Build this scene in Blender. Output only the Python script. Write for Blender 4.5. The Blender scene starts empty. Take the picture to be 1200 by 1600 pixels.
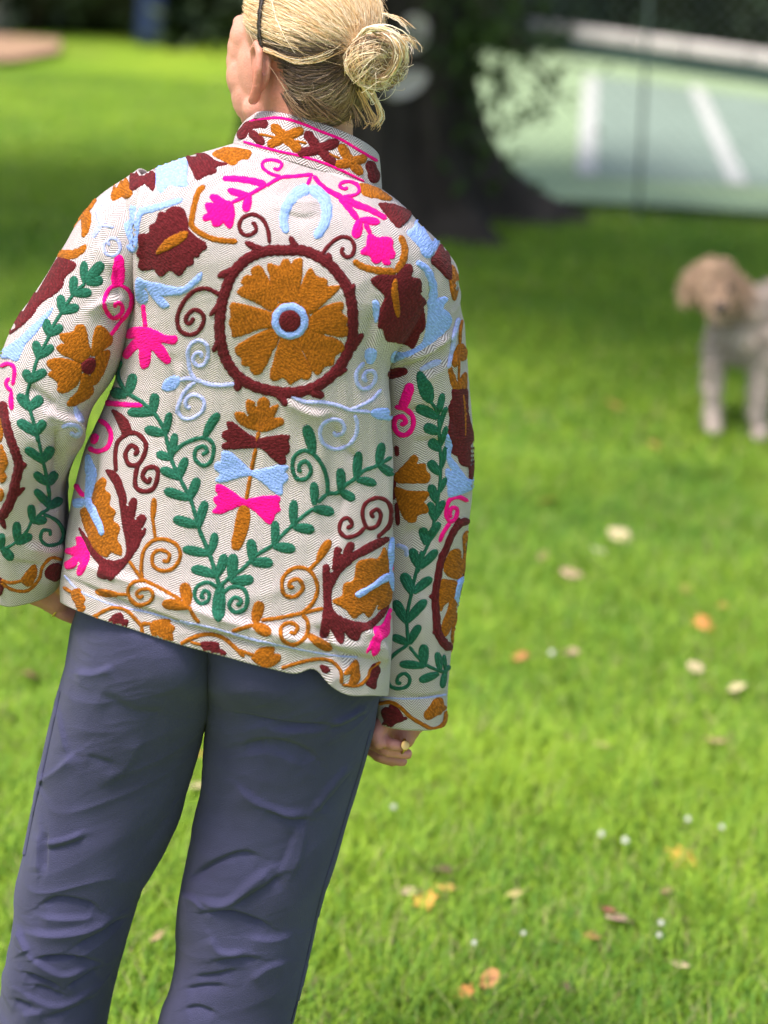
import bpy, bmesh, math, random
import numpy as np
from mathutils import Vector, Matrix
from mathutils.bvhtree import BVHTree
from mathutils.geometry import delaunay_2d_cdt, intersect_point_line

random.seed(7); np.random.seed(7)
scene = bpy.context.scene
COL = scene.collection
R = math.radians

# ------------------------------------------------------------------ camera
CAM_H, PITCH, ROLL, FPX = 1.84, R(0.0), R(3.0), 2600.0
PV = -215.0                                    # row of the optical axis: level camera with a dropped (shifted) frame
W0, H0 = 1200.0, 1600.0                       # the photograph's own pixel grid
CF = Vector((0, math.cos(PITCH), -math.sin(PITCH)))
_u0 = Vector((0, math.sin(PITCH), math.cos(PITCH))); _r0 = Vector((1, 0, 0))
CR = math.cos(ROLL) * _r0 + math.sin(ROLL) * _u0
CU = math.cos(ROLL) * _u0 - math.sin(ROLL) * _r0
CAM = Vector((0, 0, CAM_H))
cd = bpy.data.cameras.new('camera'); cam = bpy.data.objects.new('camera', cd); COL.objects.link(cam)
cam.matrix_world = Matrix(((CR.x, CU.x, -CF.x, CAM.x), (CR.y, CU.y, -CF.y, CAM.y), (CR.z, CU.z, -CF.z, CAM.z), (0, 0, 0, 1)))
cd.sensor_fit = 'HORIZONTAL'; cd.sensor_width = 36.0; cd.lens = FPX / W0 * 36.0
cd.shift_y = -(800.0 - PV) / W0
cd.clip_start = 0.05; cd.clip_end = 600
cd.dof.use_dof = True; cd.dof.focus_distance = 2.02; cd.dof.aperture_fstop = 2.75; cd.dof.aperture_blades = 0
scene.camera = cam

# ------------------------------------------------------------------ light
SUN_DIR = Vector((0.30, 0.30, -0.905)).normalized()       # way the light travels
world = bpy.data.worlds.new('World'); scene.world = world; world.use_nodes = True
wn = world.node_tree; wn.nodes.clear()
sky = wn.nodes.new('ShaderNodeTexSky'); sky.sky_type = 'NISHITA'; sky.sun_disc = False
sky.sun_elevation = math.asin(-SUN_DIR.z); sky.sun_rotation = math.atan2(-SUN_DIR.x, -SUN_DIR.y)
sky.air_density = 1.0; sky.dust_density = 3.0; sky.ozone_density = 0.6
bg = wn.nodes.new('ShaderNodeBackground'); bg.inputs[1].default_value = 0.15
wo = wn.nodes.new('ShaderNodeOutputWorld')
wn.links.new(sky.outputs[0], bg.inputs[0]); wn.links.new(bg.outputs[0], wo.inputs[0])
sd = bpy.data.lights.new('sun', 'SUN'); sun = bpy.data.objects.new('sun', sd); COL.objects.link(sun)
sd.energy = 2.7; sd.angle = R(15); sd.color = (1.0, 0.94, 0.90)
sun.rotation_euler = SUN_DIR.to_track_quat('-Z', 'Y').to_euler()
scene.view_settings.view_transform = 'Standard'; scene.view_settings.look = 'None'
scene.view_settings.exposure = 1.18; scene.view_settings.gamma = 1.0

# ------------------------------------------------------------------ helpers
def ray(u, v):
    return (CF + CR * ((u - W0 / 2) / FPX) - CU * ((v - PV) / FPX))
def P(u, v, Y):
    d = ray(u, v); return CAM + d * (Y / d.y)
def G(u, v, z=0.0):
    d = ray(u, v); return CAM + d * ((z - CAM_H) / d.z)
def proj(p):
    q = Vector(p) - CAM; w = q.dot(CF)
    return (W0 / 2 + FPX * q.dot(CR) / w, PV - FPX * q.dot(CU) / w)
def proj_np(a):
    q = a - np.array(CAM); w = q @ np.array(CF)
    return W0 / 2 + FPX * (q @ np.array(CR)) / w, PV - FPX * (q @ np.array(CU)) / w

def tag(o, label=None, cat=None, group=None, kind=None):
    if label: o['label'] = label
    if cat: o['category'] = cat
    if group: o['group'] = group
    if kind: o['kind'] = kind
    return o
def link(o, parent=None):
    COL.objects.link(o)
    if parent is not None: o.parent = parent
    return o
def empty(name, loc=(0, 0, 0)):
    o = bpy.data.objects.new(name, None); o.location = loc; o.empty_display_size = 0.1
    COL.objects.link(o); return o
def local(o, parent):
    """keep world-space vertex data right under a parent that stands elsewhere"""
    if parent is not None: o.matrix_parent_inverse = Matrix.Translation(parent.location).inverted()
    return o
def mesh_obj(name, verts, faces, mat, parent=None, smooth=True, uvs=None, cols=None):
    me = bpy.data.meshes.new(name)
    me.from_pydata([tuple(map(float, v)) for v in verts], [], [tuple(map(int, f)) for f in faces])
    if smooth: me.polygons.foreach_set('use_smooth', [True] * len(me.polygons))
    if uvs is not None:
        uvs = np.asarray(uvs, float); idx = np.empty(len(me.loops), int); me.loops.foreach_get('vertex_index', idx)
        me.uv_layers.new(name='UVMap').data.foreach_set('uv', uvs[idx].ravel())
    if cols is not None:
        c = np.ones((len(verts), 4)); c[:, :3] = cols
        me.color_attributes.new('Col', 'FLOAT_COLOR', 'POINT').data.foreach_set('color', c.ravel())
    me.materials.append(mat); me.update()
    return local(link(bpy.data.objects.new(name, me), parent), parent)

class Buf:
    def __init__(s): s.v = []; s.f = []; s.c = []
    def add(s, v, f, col=None):
        n = len(s.v); s.v += [tuple(x) for x in v]; s.f += [tuple(i + n for i in q) for q in f]
        if col is not None: s.c += [tuple(col)] * len(v)
    def box(s, c, size, rot=None, bev=0.0):
        c = Vector(c); hx, hy, hz = (a / 2 for a in size)
        b = bev
        vs = []
        for z, k in ((-hz, b), (-hz + b, 0), (hz - b, 0), (hz, b)):
            for x, y in ((-1, -1), (1, -1), (1, 1), (-1, 1)):
                p = Vector((x * (hx - k), y * (hy - k), z)); vs.append(c + (rot @ p if rot else p))
        fs = [(3, 2, 1, 0), (12, 13, 14, 15)]
        for r in range(3):
            for i in range(4): j = (i + 1) % 4; fs.append((r * 4 + i, r * 4 + j, r * 4 + 4 + j, r * 4 + 4 + i))
        s.add(vs, fs)
    def tube(s, pts, rad, n=8, cap=True, col=None):
        pts = [Vector(p) for p in pts]; m = len(pts)
        rad = [rad] * m if not hasattr(rad, '__len__') else rad
        vs = []; fs = []
        t = (pts[1] - pts[0]).normalized(); a = t.orthogonal().normalized()
        for i, p in enumerate(pts):
            t = (pts[min(i + 1, m - 1)] - pts[max(i - 1, 0)])
            t = t.normalized() if t.length > 1e-9 else Vector((0, 0, 1))
            a = (a - t * a.dot(t)); a = a.normalized() if a.length > 1e-9 else t.orthogonal().normalized()
            b = t.cross(a)
            for k in range(n):
                w = 2 * math.pi * k / n; vs.append(p + (a * math.cos(w) + b * math.sin(w)) * rad[i])
        for i in range(m - 1):
            for k in range(n):
                k2 = (k + 1) % n; fs.append((i * n + k, i * n + k2, (i + 1) * n + k2, (i + 1) * n + k))
        if cap:
            fs.append(tuple(range(n))[::-1]); fs.append(tuple((m - 1) * n + k for k in range(n)))
        s.add(vs, fs, col)
    def ellipsoid(s, c, rad, rot=None, nu=16, nv=10):
        c = Vector(c); vs = []; fs = []
        for i in range(nv + 1):
            ph = math.pi * i / nv
            for k in range(nu):
                th = 2 * math.pi * k / nu
                p = Vector((rad[0] * math.sin(ph) * math.cos(th), rad[1] * math.sin(ph) * math.sin(th), rad[2] * math.cos(ph)))
                vs.append(c + (rot @ p if rot else p))
        for i in range(nv):
            for k in range(nu):
                k2 = (k + 1) % nu; fs.append((i * nu + k, (i + 1) * nu + k, (i + 1) * nu + k2, i * nu + k2))
        s.add(vs, fs)
    def capsule(s, p0, r0, p1, r1, n=14):
        p0 = Vector(p0); p1 = Vector(p1); d = (p1 - p0); L = d.length; d = d.normalized() if L > 1e-6 else Vector((0, 0, 1))
        pts = []; rr = []
        for k in range(5): a = math.pi / 2 * (1 - k / 4.0); pts.append(p0 - d * r0 * math.sin(a)); rr.append(max(r0 * math.cos(a), r0 * 0.02))
        for k in range(5): a = math.pi / 2 * k / 4.0; pts.append(p1 + d * r1 * math.sin(a)); rr.append(max(r1 * math.cos(a), r1 * 0.02))
        s.tube(pts, rr, n)
    def chain(s, pts, rads):
        for i in range(len(pts) - 1): s.capsule(pts[i], rads[i], pts[i + 1], rads[i + 1])
    def build(s, name, mat, parent=None, smooth=False):
        return mesh_obj(name, s.v, s.f, mat, parent, smooth, cols=s.c if s.c and len(s.c) == len(s.v) else None)

def remesh(buf, voxel, smooth_iter=4):
    me = bpy.data.meshes.new('tmp'); me.from_pydata([tuple(v) for v in buf.v], [], buf.f)
    o = bpy.data.objects.new('tmp', me); COL.objects.link(o)
    m = o.modifiers.new('r', 'REMESH'); m.mode = 'VOXEL'; m.voxel_size = voxel
    s = o.modifiers.new('s', 'SMOOTH'); s.factor = 0.5; s.iterations = smooth_iter
    dg = bpy.context.evaluated_depsgraph_get(); ev = o.evaluated_get(dg)
    out = bpy.data.meshes.new_from_object(ev)
    v = np.empty(len(out.vertices) * 3); out.vertices.foreach_get('co', v); v = v.reshape(-1, 3)
    f = [tuple(p.vertices) for p in out.polygons]
    n = np.empty(len(out.vertices) * 3); out.vertices.foreach_get('normal', n); n = n.reshape(-1, 3)
    bpy.data.objects.remove(o); bpy.data.meshes.remove(me); bpy.data.meshes.remove(out)
    return v, f, n

def crom(pts, n, closed=False):
    pts = np.asarray(pts, float); m = len(pts)
    if closed: t = np.arange(n) * m / n
    else: t = np.linspace(0, m - 1, n)
    i = np.floor(t).astype(int)
    if not closed: i = np.clip(i, 0, m - 2)
    f = (t - i)[:, None]
    def g(k):
        if closed: return pts[k % m]
        q = pts[np.clip(k, 0, m - 1)].copy()
        lo = k < 0; hi = k > m - 1
        q[lo] = 2 * pts[0] - pts[1]; q[hi] = 2 * pts[-1] - pts[-2]
        return q
    p0, p1, p2, p3 = g(i - 1), g(i), g(i + 1), g(i + 2)
    return 0.5 * ((2 * p1) + (-p0 + p2) * f + (2 * p0 - 5 * p1 + 4 * p2 - p3) * f ** 2 + (-p0 + 3 * p1 - 3 * p2 + p3) * f ** 3)

def vnoise(p, scale, seed=0):
    """cheap smooth 3-D value noise for numpy arrays, -1..1"""
    q = p * scale + seed * 17.31; i = np.floor(q).astype(np.int64); f = q - i; f = f * f * (3 - 2 * f)
    def h(a):
        n = (a[:, 0] * 73856093) ^ (a[:, 1] * 19349663) ^ (a[:, 2] * 83492791) ^ (seed * 2654435)
        n = (n ^ (n >> 13)) * 1274126177; n = n & 0x7fffffff
        return (n % 100003) / 50001.5 - 1.0
    r = 0
    for dx in (0, 1):
        for dy in (0, 1):
            for dz in (0, 1):
                w = (f[:, 0] if dx else 1 - f[:, 0]) * (f[:, 1] if dy else 1 - f[:, 1]) * (f[:, 2] if dz else 1 - f[:, 2])
                r = r + w * h(i + np.array([dx, dy, dz]))
    return r

# ------------------------------------------------------------------ materials
def mat(name, col, rough=0.7, spec=0.3, noise=0.0, nscale=20.0, bump=0.0, bscale=200.0, sheen=0.0, sss=0.0, coord='Object', col2=None, metallic=0.0, attr=False, stretch=None, detail=6.0):
    m = bpy.data.materials.new(name); m.use_nodes = True; nt = m.node_tree
    b = nt.nodes['Principled BSDF']
    b.inputs['Base Color'].default_value = (*col, 1); b.inputs['Roughness'].default_value = rough
    b.inputs['Specular IOR Level'].default_value = spec; b.inputs['Metallic'].default_value = metallic
    if sheen: b.inputs['Sheen Weight'].default_value = sheen; b.inputs['Sheen Roughness'].default_value = 0.5
    if sss:
        b.inputs['Subsurface Weight'].default_value = sss; b.inputs['Subsurface Radius'].default_value = (1.0, 0.35, 0.2)
        b.inputs['Subsurface Scale'].default_value = 0.008
    tc = nt.nodes.new('ShaderNodeTexCoord'); src = tc.outputs[coord]
    if stretch:
        mp = nt.nodes.new('ShaderNodeMapping'); mp.inputs['Scale'].default_value = stretch
        nt.links.new(src, mp.inputs[0]); src = mp.outputs[0]
    base = None
    if attr:
        at = nt.nodes.new('ShaderNodeAttribute'); at.attribute_name = 'Col'; base = at.outputs['Color']
    if noise or col2:
        nz = nt.nodes.new('ShaderNodeTexNoise'); nz.inputs['Scale'].default_value = nscale; nz.inputs['Detail'].default_value = detail
        nt.links.new(src, nz.inputs['Vector'])
        if col2 and not attr:
            rp = nt.nodes.new('ShaderNodeValToRGB'); rp.color_ramp.elements[0].color = (*col, 1); rp.color_ramp.elements[1].color = (*col2, 1)
            rp.color_ramp.elements[0].position = 0.36; rp.color_ramp.elements[1].position = 0.64
            nt.links.new(nz.outputs['Fac'], rp.inputs[0]); base = rp.outputs[0]
        if noise:
            hs = nt.nodes.new('ShaderNodeHueSaturation')
            mr = nt.nodes.new('ShaderNodeMapRange'); mr.inputs[1].default_value = 0.3; mr.inputs[2].default_value = 0.7
            mr.inputs[3].default_value = 1 - noise; mr.inputs[4].default_value = 1 + noise
            nt.links.new(nz.outputs['Fac'], mr.inputs[0]); nt.links.new(mr.outputs[0], hs.inputs['Value'])
            if base is not None: nt.links.new(base, hs.inputs['Color'])
            else: hs.inputs['Color'].default_value = (*col, 1)
            base = hs.outputs[0]
    if base is not None: nt.links.new(base, b.inputs['Base Color'])
    if bump:
        n2 = nt.nodes.new('ShaderNodeTexNoise'); n2.inputs['Scale'].default_value = bscale; n2.inputs['Detail'].default_value = 4
        nt.links.new(src, n2.inputs['Vector'])
        bp = nt.nodes.new('ShaderNodeBump'); bp.inputs['Strength'].default_value = bump; bp.inputs['Distance'].default_value = 0.002
        nt.links.new(n2.outputs['Fac'], bp.inputs['Height']); nt.links.new(bp.outputs[0], b.inputs['Normal'])
    return m
def lin(r, g, b):
    f = lambda c: (c / 255 / 12.92) if c / 255 <= 0.04045 else ((c / 255 + 0.055) / 1.055) ** 2.4
    return (f(r), f(g), f(b))
# ------------------------------------------------------------------ setting
def lawn_material():
    m = bpy.data.materials.new('lawn_soil_grass'); m.use_nodes = True; nt = m.node_tree; b = nt.nodes['Principled BSDF']
    b.inputs['Roughness'].default_value = 0.85; b.inputs['Specular IOR Level'].default_value = 0.1
    tc = nt.nodes.new('ShaderNodeTexCoord')
    def nz(s, d=5):
        n = nt.nodes.new('ShaderNodeTexNoise'); n.inputs['Scale'].default_value = s; n.inputs['Detail'].default_value = d
        nt.links.new(tc.outputs['Object'], n.inputs['Vector']); return n
    def ramp(n, a, c, p0, p1):
        r = nt.nodes.new('ShaderNodeValToRGB'); r.color_ramp.elements[0].color = (*a, 1); r.color_ramp.elements[1].color = (*c, 1)
        r.color_ramp.elements[0].position = p0; r.color_ramp.elements[1].position = p1; nt.links.new(n.outputs['Fac'], r.inputs[0]); return r
    big = ramp(nz(0.9), (0.135, 0.240, 0.020), (0.225, 0.325, 0.026), 0.35, 0.65)
    fine = ramp(nz(60, 8), (0.55, 0.55, 0.55), (1.25, 1.25, 1.25), 0.3, 0.7)
    mx = nt.nodes.new('ShaderNodeMix'); mx.data_type = 'RGBA'; mx.blend_type = 'MULTIPLY'; mx.inputs[0].default_value = 1.0
    nt.links.new(big.outputs[0], mx.inputs[6]); nt.links.new(fine.outputs[0], mx.inputs[7])
    dry = ramp(nz(0.55, 3), (0, 0, 0), (1, 1, 1), 0.60, 0.74)
    m2 = nt.nodes.new('ShaderNodeMix'); m2.data_type = 'RGBA'; m2.inputs[7].default_value = (0.21, 0.20, 0.05, 1)
    sc = nt.nodes.new('ShaderNodeMath'); sc.operation = 'MULTIPLY'; sc.inputs[1].default_value = 0.5
    nt.links.new(dry.outputs[0], sc.inputs[0]); nt.links.new(sc.outputs[0], m2.inputs[0]); nt.links.new(mx.outputs[2], m2.inputs[6])
    nt.links.new(m2.outputs[2], b.inputs['Base Color'])
    bp = nt.nodes.new('ShaderNodeBump'); bp.inputs['Strength'].default_value = 0.6; bp.inputs['Distance'].default_value = 0.03
    nt.links.new(nz(45, 6).outputs['Fac'], bp.inputs['Height']); nt.links.new(bp.outputs[0], b.inputs['Normal'])
    return m
LAWN = lawn_material()
n = 60; xs = np.concatenate([-np.geomspace(150, 0.5, n // 2), np.geomspace(0.5, 150, n // 2)]); ys = np.concatenate([-np.geomspace(30, 0.5, 12), np.geomspace(0.5, 400, n)])
vv = [(x, y, 0) for y in ys for x in xs]; nx = len(xs)
ff = [(j * nx + i, j * nx + i + 1, (j + 1) * nx + i + 1, (j + 1) * nx + i) for j in range(len(ys) - 1) for i in range(nx - 1)]
tag(mesh_obj('lawn', vv, ff, LAWN), kind='structure')

# grass blades --------------------------------------------------------------
def grass_material():
    m = bpy.data.materials.new('grass_blade'); m.use_nodes = True; nt = m.node_tree; b = nt.nodes['Principled BSDF']
    at = nt.nodes.new('ShaderNodeAttribute'); at.attribute_name = 'Col'; nt.links.new(at.outputs['Color'], b.inputs['Base Color'])
    b.inputs['Roughness'].default_value = 0.55; b.inputs['Specular IOR Level'].default_value = 0.25
    tr = nt.nodes.new('ShaderNodeBsdfTranslucent'); nt.links.new(at.outputs['Color'], tr.inputs[0])
    mx = nt.nodes.new('ShaderNodeMixShader'); mx.inputs[0].default_value = 0.38
    nt.links.new(b.outputs[0], mx.inputs[1]); nt.links.new(tr.outputs[0], mx.inputs[2])
    nt.links.new(mx.outputs[0], nt.nodes['Material Output'].inputs[0]); return m
def make_grass(N, y0, y1, hmin, hmax, wid, name, label):
    t = np.random.rand(N); y = y0 + (y1 - y0) * t
    x = (np.random.rand(N) * 2 - 1) * (0.80 + 0.37 * y)
    base = np.stack([x, y, np.zeros(N)], 1)
    cl = vnoise(base, 3.0, 3); cl2 = vnoise(base, 11.0, 5); cl3 = vnoise(base, 1.0, 8)
    h = (hmin + (hmax - hmin) * np.random.rand(N) ** 1.5) * (1 + 0.35 * cl + 0.25 * cl2)
    a = np.random.rand(N) * 2 * np.pi; lean = (0.5 + 1.1 * np.random.rand(N)) * h
    la = a + 1.5 * cl2 + np.random.randn(N) * 0.7
    dx, dy = np.cos(la) * lean, np.sin(la) * lean
    w = wid * (0.6 + 0.8 * np.random.rand(N)); px, py = -np.sin(la) * w / 2, np.cos(la) * w / 2
    V = np.zeros((N, 5, 3))
    V[:, 0] = base + np.stack([px, py, 0 * px], 1); V[:, 1] = base - np.stack([px, py, 0 * px], 1)
    mid = base + np.stack([dx * 0.35, dy * 0.35, h * 0.6], 1)
    V[:, 2] = mid - np.stack([px, py, 0 * px], 1) * 0.85; V[:, 3] = mid + np.stack([px, py, 0 * px], 1) * 0.85
    V[:, 4] = base + np.stack([dx, dy, h], 1)
    g = np.clip(0.46 + 0.34 * cl3 + 0.30 * cl + 0.30 * np.random.randn(N), 0, 1)[:, None]
    c = np.array([0.105, 0.250, 0.030]) * (1 - g) + np.array([0.370, 0.530, 0.045]) * g
    dry = (np.random.rand(N) < 0.06 + 0.07 * np.clip(vnoise(base, 2.2, 12), 0, 1)); c[dry] = np.array([0.36, 0.33, 0.14]) * (0.6 + 0.6 * np.random.rand(dry.sum(), 1))
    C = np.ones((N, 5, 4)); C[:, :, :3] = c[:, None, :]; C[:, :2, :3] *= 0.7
    me = bpy.data.meshes.new(name); me.vertices.add(N * 5); me.vertices.foreach_set('co', V.ravel())
    q = (np.arange(N) * 5)[:, None]
    quad = q + np.array([[0, 1, 2, 3]]); tri = q + np.array([[3, 2, 4]])
    loops = np.concatenate([quad.ravel(), tri.ravel()])
    me.loops.add(len(loops)); me.loops.foreach_set('vertex_index', loops)
    me.polygons.add(2 * N)
    me.polygons.foreach_set('loop_start', np.concatenate([np.arange(N) * 4, N * 4 + np.arange(N) * 3]))
    me.polygons.foreach_set('loop_total', np.concatenate([np.full(N, 4), np.full(N, 3)]))
    me.update(calc_edges=True)
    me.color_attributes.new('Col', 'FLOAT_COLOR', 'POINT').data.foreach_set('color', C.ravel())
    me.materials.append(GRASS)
    return tag(link(bpy.data.objects.new(name, me)), label, 'grass', kind='stuff')
GRASS = grass_material()
make_grass(400000, 1.7, 5.2, 0.022, 0.052, 0.0028, 'grass', 'short green lawn grass around the standing person')
make_grass(230000, 5.0, 13.5, 0.022, 0.045, 0.0062, 'grass', 'blurred lawn grass further back around the dog')

# path of pinkish gravel far left
def sheet(name, pts, z, m, parent=None):
    o = mesh_obj(name, [(p.x, p.y, z) for p in pts], [tuple(range(len(pts)))], m, parent, smooth=False); return o
PATH = mat('pale_gravel', (0.30, 0.195, 0.125), 0.9, 0.1, noise=0.2, nscale=30)
tag(sheet('path', [G(-420, 112), G(20, 104), G(92, 90), G(95, 72), G(-20, 62), G(-420, 66)], 0.06, PATH), kind='structure')

# tennis court ----------------------------------------------------------------
COURT = mat('court_light_green', (0.235, 0.315, 0.180), 0.85, 0.15, noise=0.10, nscale=3, bump=0.2, bscale=150)
INNER = mat('court_blue_green', (0.185, 0.240, 0.195), 0.85, 0.15, noise=0.10, nscale=3, bump=0.2, bscale=150)
LINE = mat('court_line_white', (0.39, 0.40, 0.37), 0.8, 0.2, noise=0.06, nscale=8)
WA = P(820, 60, 17.0); WA.z = 0; _wr = P(1200, 60, 15.0); _wr.z = 0
WB = WA + (_wr - WA) * 2.4; WB.z = 0                                   # line of the low wall beyond the court
_off = Vector((0, -0.45, 0)); _wl = WA + (WA - _wr) * 0.9
court = sheet('tennis_court', [G(520, 318), G(760, 324), G(1000, 336), G(1230, 352), G(1900, 400), WB + _off, _wr + _off, WA + _off, _wl + _off], 0.060, COURT)
tag(court, kind='structure')
sheet('inner_court', [G(920, 292), G(1153, 306), G(1700, 345), WB + _off * 3.4, _wr + _off * 3.4, G(926, 128)], 0.066, INNER, court)
def strip(a, b, wa, wb, z):
    pa, pb = G(*a), G(*b); d = (pb - pa).normalized(); s = Vector((-d.y, d.x, 0))
    return sheet('painted_line', [pa - s * wa / 2, pa + s * wa / 2, pb + s * wb / 2, pb - s * wb / 2], z, LINE, court)
strip((915, 292), (923, 132), 0.115, 0.115, 0.071)
strip((1153, 306), (1086, 148), 0.115, 0.115, 0.071)

# low wall with pale coping beyond the court -----------------------------------
WALLM = mat('dark_green_wall', (0.035, 0.060, 0.050), 0.8, 0.2, noise=0.3, nscale=4)
COPE = mat('pale_coping', (0.50, 0.46, 0.43), 0.8, 0.2, noise=0.15, nscale=5, bump=0.3, bscale=60)
a, b2 = WA, WB
lw = empty('low_wall', (a + b2) / 2); tag(lw, 'low dark green wall with pale coping beyond the tennis court', 'wall')
d = (b2 - a); L = d.length; rz = Matrix.Rotation(math.atan2(d.y, d.x), 3, 'Z')
HW = 0.20; bf = Buf(); bf.box((a + b2) / 2 + Vector((0, 0, HW / 2)), (L, 0.24, HW), rz); bf.build('wall_body', WALLM, lw)
k = int(L / 0.62)
for i in range(k):
    bf = Buf(); c = a + d * ((i + 0.5) / k)
    bf.box(c + Vector((0, 0, HW + 0.058 + 0.004 * random.random())), (L / k - 0.03 - 0.02 * random.random(), 0.24, 0.11), rz @ Matrix.Rotation(R(random.uniform(-1, 1)), 3, 'Z'), 0.015)
    bf.build('coping_stone', COPE, lw)

# court fence: posts, rails, wire ------------------------------------------------
FENCE = mat('fence_green_steel', (0.20, 0.24, 0.22), 0.5, 0.4)
fa, fb = G(560, 326), G(1900, 396)
fe = empty('wire_fence', (fa + fb) / 2); tag(fe, 'thin green wire fence with slim posts along the near side of the court', 'fence')
d = fb - fa; L = d.length; dn = d.normalized()
c0 = G(988, 338)
s0 = (c0 - fa).dot(dn)
for k in range(-1, 3):
    s = s0 + k * 2.5
    if 0 <= s <= L:
        p = fa + dn * s; bf = Buf(); bf.tube([p, p + Vector((0, 0, 2.6))], 0.010, 8); bf.build('post', FENCE, fe, True)
for z in (2.55,):
    bf = Buf(); bf.tube([fa + Vector((0, 0, z)), fb + Vector((0, 0, z))], 0.018, 6); bf.build('rail', FENCE, fe, True)
bf = Buf(); hgt = 2.5; st = 0.075
for i in range(int((L + hgt) / st)):
    for sg in (1, -1):
        s1 = i * st - (hgt if sg > 0 else 0); s2 = s1 + sg * hgt
        z1, z2 = 0.05, hgt
        q1, q2 = (s1, z1), (s2, z2)
        def cut(s): return min(max(s, 0), L)
        def zat(s): return z1 + (s - s1) / (s2 - s1) * (z2 - z1)
        e1, e2 = cut(s1), cut(s2)
        if abs(e1 - e2) < 0.02: continue
        bf.tube([fa + dn * e1 + Vector((0, 0, zat(e1))), fa + dn * e2 + Vector((0, 0, zat(e2)))], 0.0011, 3, False)
tag(bf.build('wire_mesh', FENCE, fe), kind='stuff')

# trees and hedges -----------------------------------------------------------------
def leaf_material(name, c0, c1):
    m = bpy.data.materials.new(name); m.use_nodes = True; nt = m.node_tree; b = nt.nodes['Principled BSDF']
    at = nt.nodes.new('ShaderNodeAttribute'); at.attribute_name = 'Col'; nt.links.new(at.outputs['Color'], b.inputs['Base Color'])
    b.inputs['Roughness'].default_value = 0.6; b.inputs['Specular IOR Level'].default_value = 0.15
    return m
LEAF = leaf_material('tree_leaf', None, None)
def leaves(name, centers, size, parent, c0, c1):
    c = np.asarray(centers, float); N = len(c)
    a = np.random.randn(N, 3); a /= np.linalg.norm(a, axis=1, keepdims=True)
    b = np.random.randn(N, 3); b -= a * (a * b).sum(1, keepdims=True); b /= np.linalg.norm(b, axis=1, keepdims=True)
    nn = np.cross(a, b); s = size * (0.6 + 0.8 * np.random.rand(N, 1))
    V = np.stack([c - a * s, c - a * 0.2 * s + b * s * 0.42 + nn * s * .12, c + a * 0.5 * s + b * s * .3 + nn * s * .1, c + a * s - nn * s * .1,
                  c + a * .5 * s - b * s * .3 + nn * s * .1, c - a * 0.2 * s - b * s * 0.42 + nn * s * .12], 1)
    g = np.random.rand(N, 1); col = np.array(c0) * (1 - g) + np.array(c1) * g
    C = np.ones((N, 6, 4)); C[:, :, :3] = col[:, None]
    me = bpy.data.meshes.new(name); me.vertices.add(N * 6); me.vertices.foreach_set('co', V.ravel())
    q = (np.arange(N) * 6)[:, None]
    loops = np.concatenate([(q + np.array([[0, 1, 2, 3]])).ravel(), (q + np.array([[0, 3, 4, 5]])).ravel()])
    me.loops.add(len(loops)); me.loops.foreach_set('vertex_index', loops); me.polygons.add(2 * N)
    me.polygons.foreach_set('loop_start', np.arange(2 * N) * 4); me.polygons.foreach_set('loop_total', np.full(2 * N, 4))
    me.update(calc_edges=True)
    me.color_attributes.new('Col', 'FLOAT_COLOR', 'POINT').data.foreach_set('color', C.ravel()); me.materials.append(LEAF)
    return local(link(bpy.data.objects.new(name, me), parent), parent)
def clumps(n_clump, per, cen, rad, cr):
    out = []
    for _ in range(n_clump):
        d = np.random.randn(3); d /= np.linalg.norm(d); r = np.random.rand() ** 0.4
        c = np.array(cen) + d * np.array(rad) * r
        out.append(c + np.random.randn(per, 3) * cr)
    return np.concatenate(out)

BARK = mat('dark_bark', (0.042, 0.034, 0.027), 0.95, 0.1, noise=0.5, nscale=6, bump=1.0, bscale=25, stretch=(1, 1, 0.25))
# big tree behind the person
tb = P(545, 335, 8.75); tb.z = 0
tree = empty('tree', tb); tag(tree, 'huge dark tree trunk with flared roots standing behind the person', 'tree')
nseg, nang = 46, 72; vs = []; fs = []
for i in range(nseg):
    t = i / (nseg - 1); z = -0.05 + 5.2 * t ** 1.5
    base = 0.50 + 0.10 * math.exp(-z / 1.2)
    for k in range(nang):
        a = 2 * math.pi * k / nang
        lob = 0.0
        for a0, amp, wd in ((0.05, 0.72, 0.30), (-0.75, 0.45, 0.26), (-1.9, 0.35, 0.3), (2.5, 0.25, 0.3), (1.4, 0.5, 0.35), (3.5, .2, .3)):
            da = (a - a0 + math.pi) % (2 * math.pi) - math.pi
            lob += amp * math.exp(-(da / wd) ** 2)
        r = base + lob * math.exp(-max(z, 0) / 0.24) + 0.035 * math.sin(9 * a + 2 * math.sin(z * 1.3)) + 0.02 * math.sin(23 * a + z * 3)
        vs.append((tb.x + r * math.cos(a), tb.y + r * math.sin(a), z))
for i in range(nseg - 1):
    for k in range(nang):
        k2 = (k + 1) % nang; fs.append((i * nang + k, i * nang + k2, (i + 1) * nang + k2, (i + 1) * nang + k))
mesh_obj('trunk', vs, fs, BARK, tree); TRK = (vs, fs)
bf = Buf(); tips = []
for k in range(7):
    a = math.pi * (0.65 + 0.95 * k / 6) + random.uniform(-.15, .15); z0 = random.uniform(2.6, 4.8); ln = random.uniform(2.5, 4.6)
    pts = []; 
    for j in range(7):
        t = j / 6; pts.append(Vector((tb.x + math.cos(a) * (0.3 + ln * t) * 1.5, tb.y - 0.55 * (ln * t) + math.sin(a) * (0.3 + 0.5 * t) * 0.5, z0 + 1.6 * t - 0.9 * t * t + 0.1 * math.sin(5 * t + k))))
    bf.tube(pts, [0.20 * (1 - 0.85 * j / 6) for j in range(7)], 8); tips += pts[2:]
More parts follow.
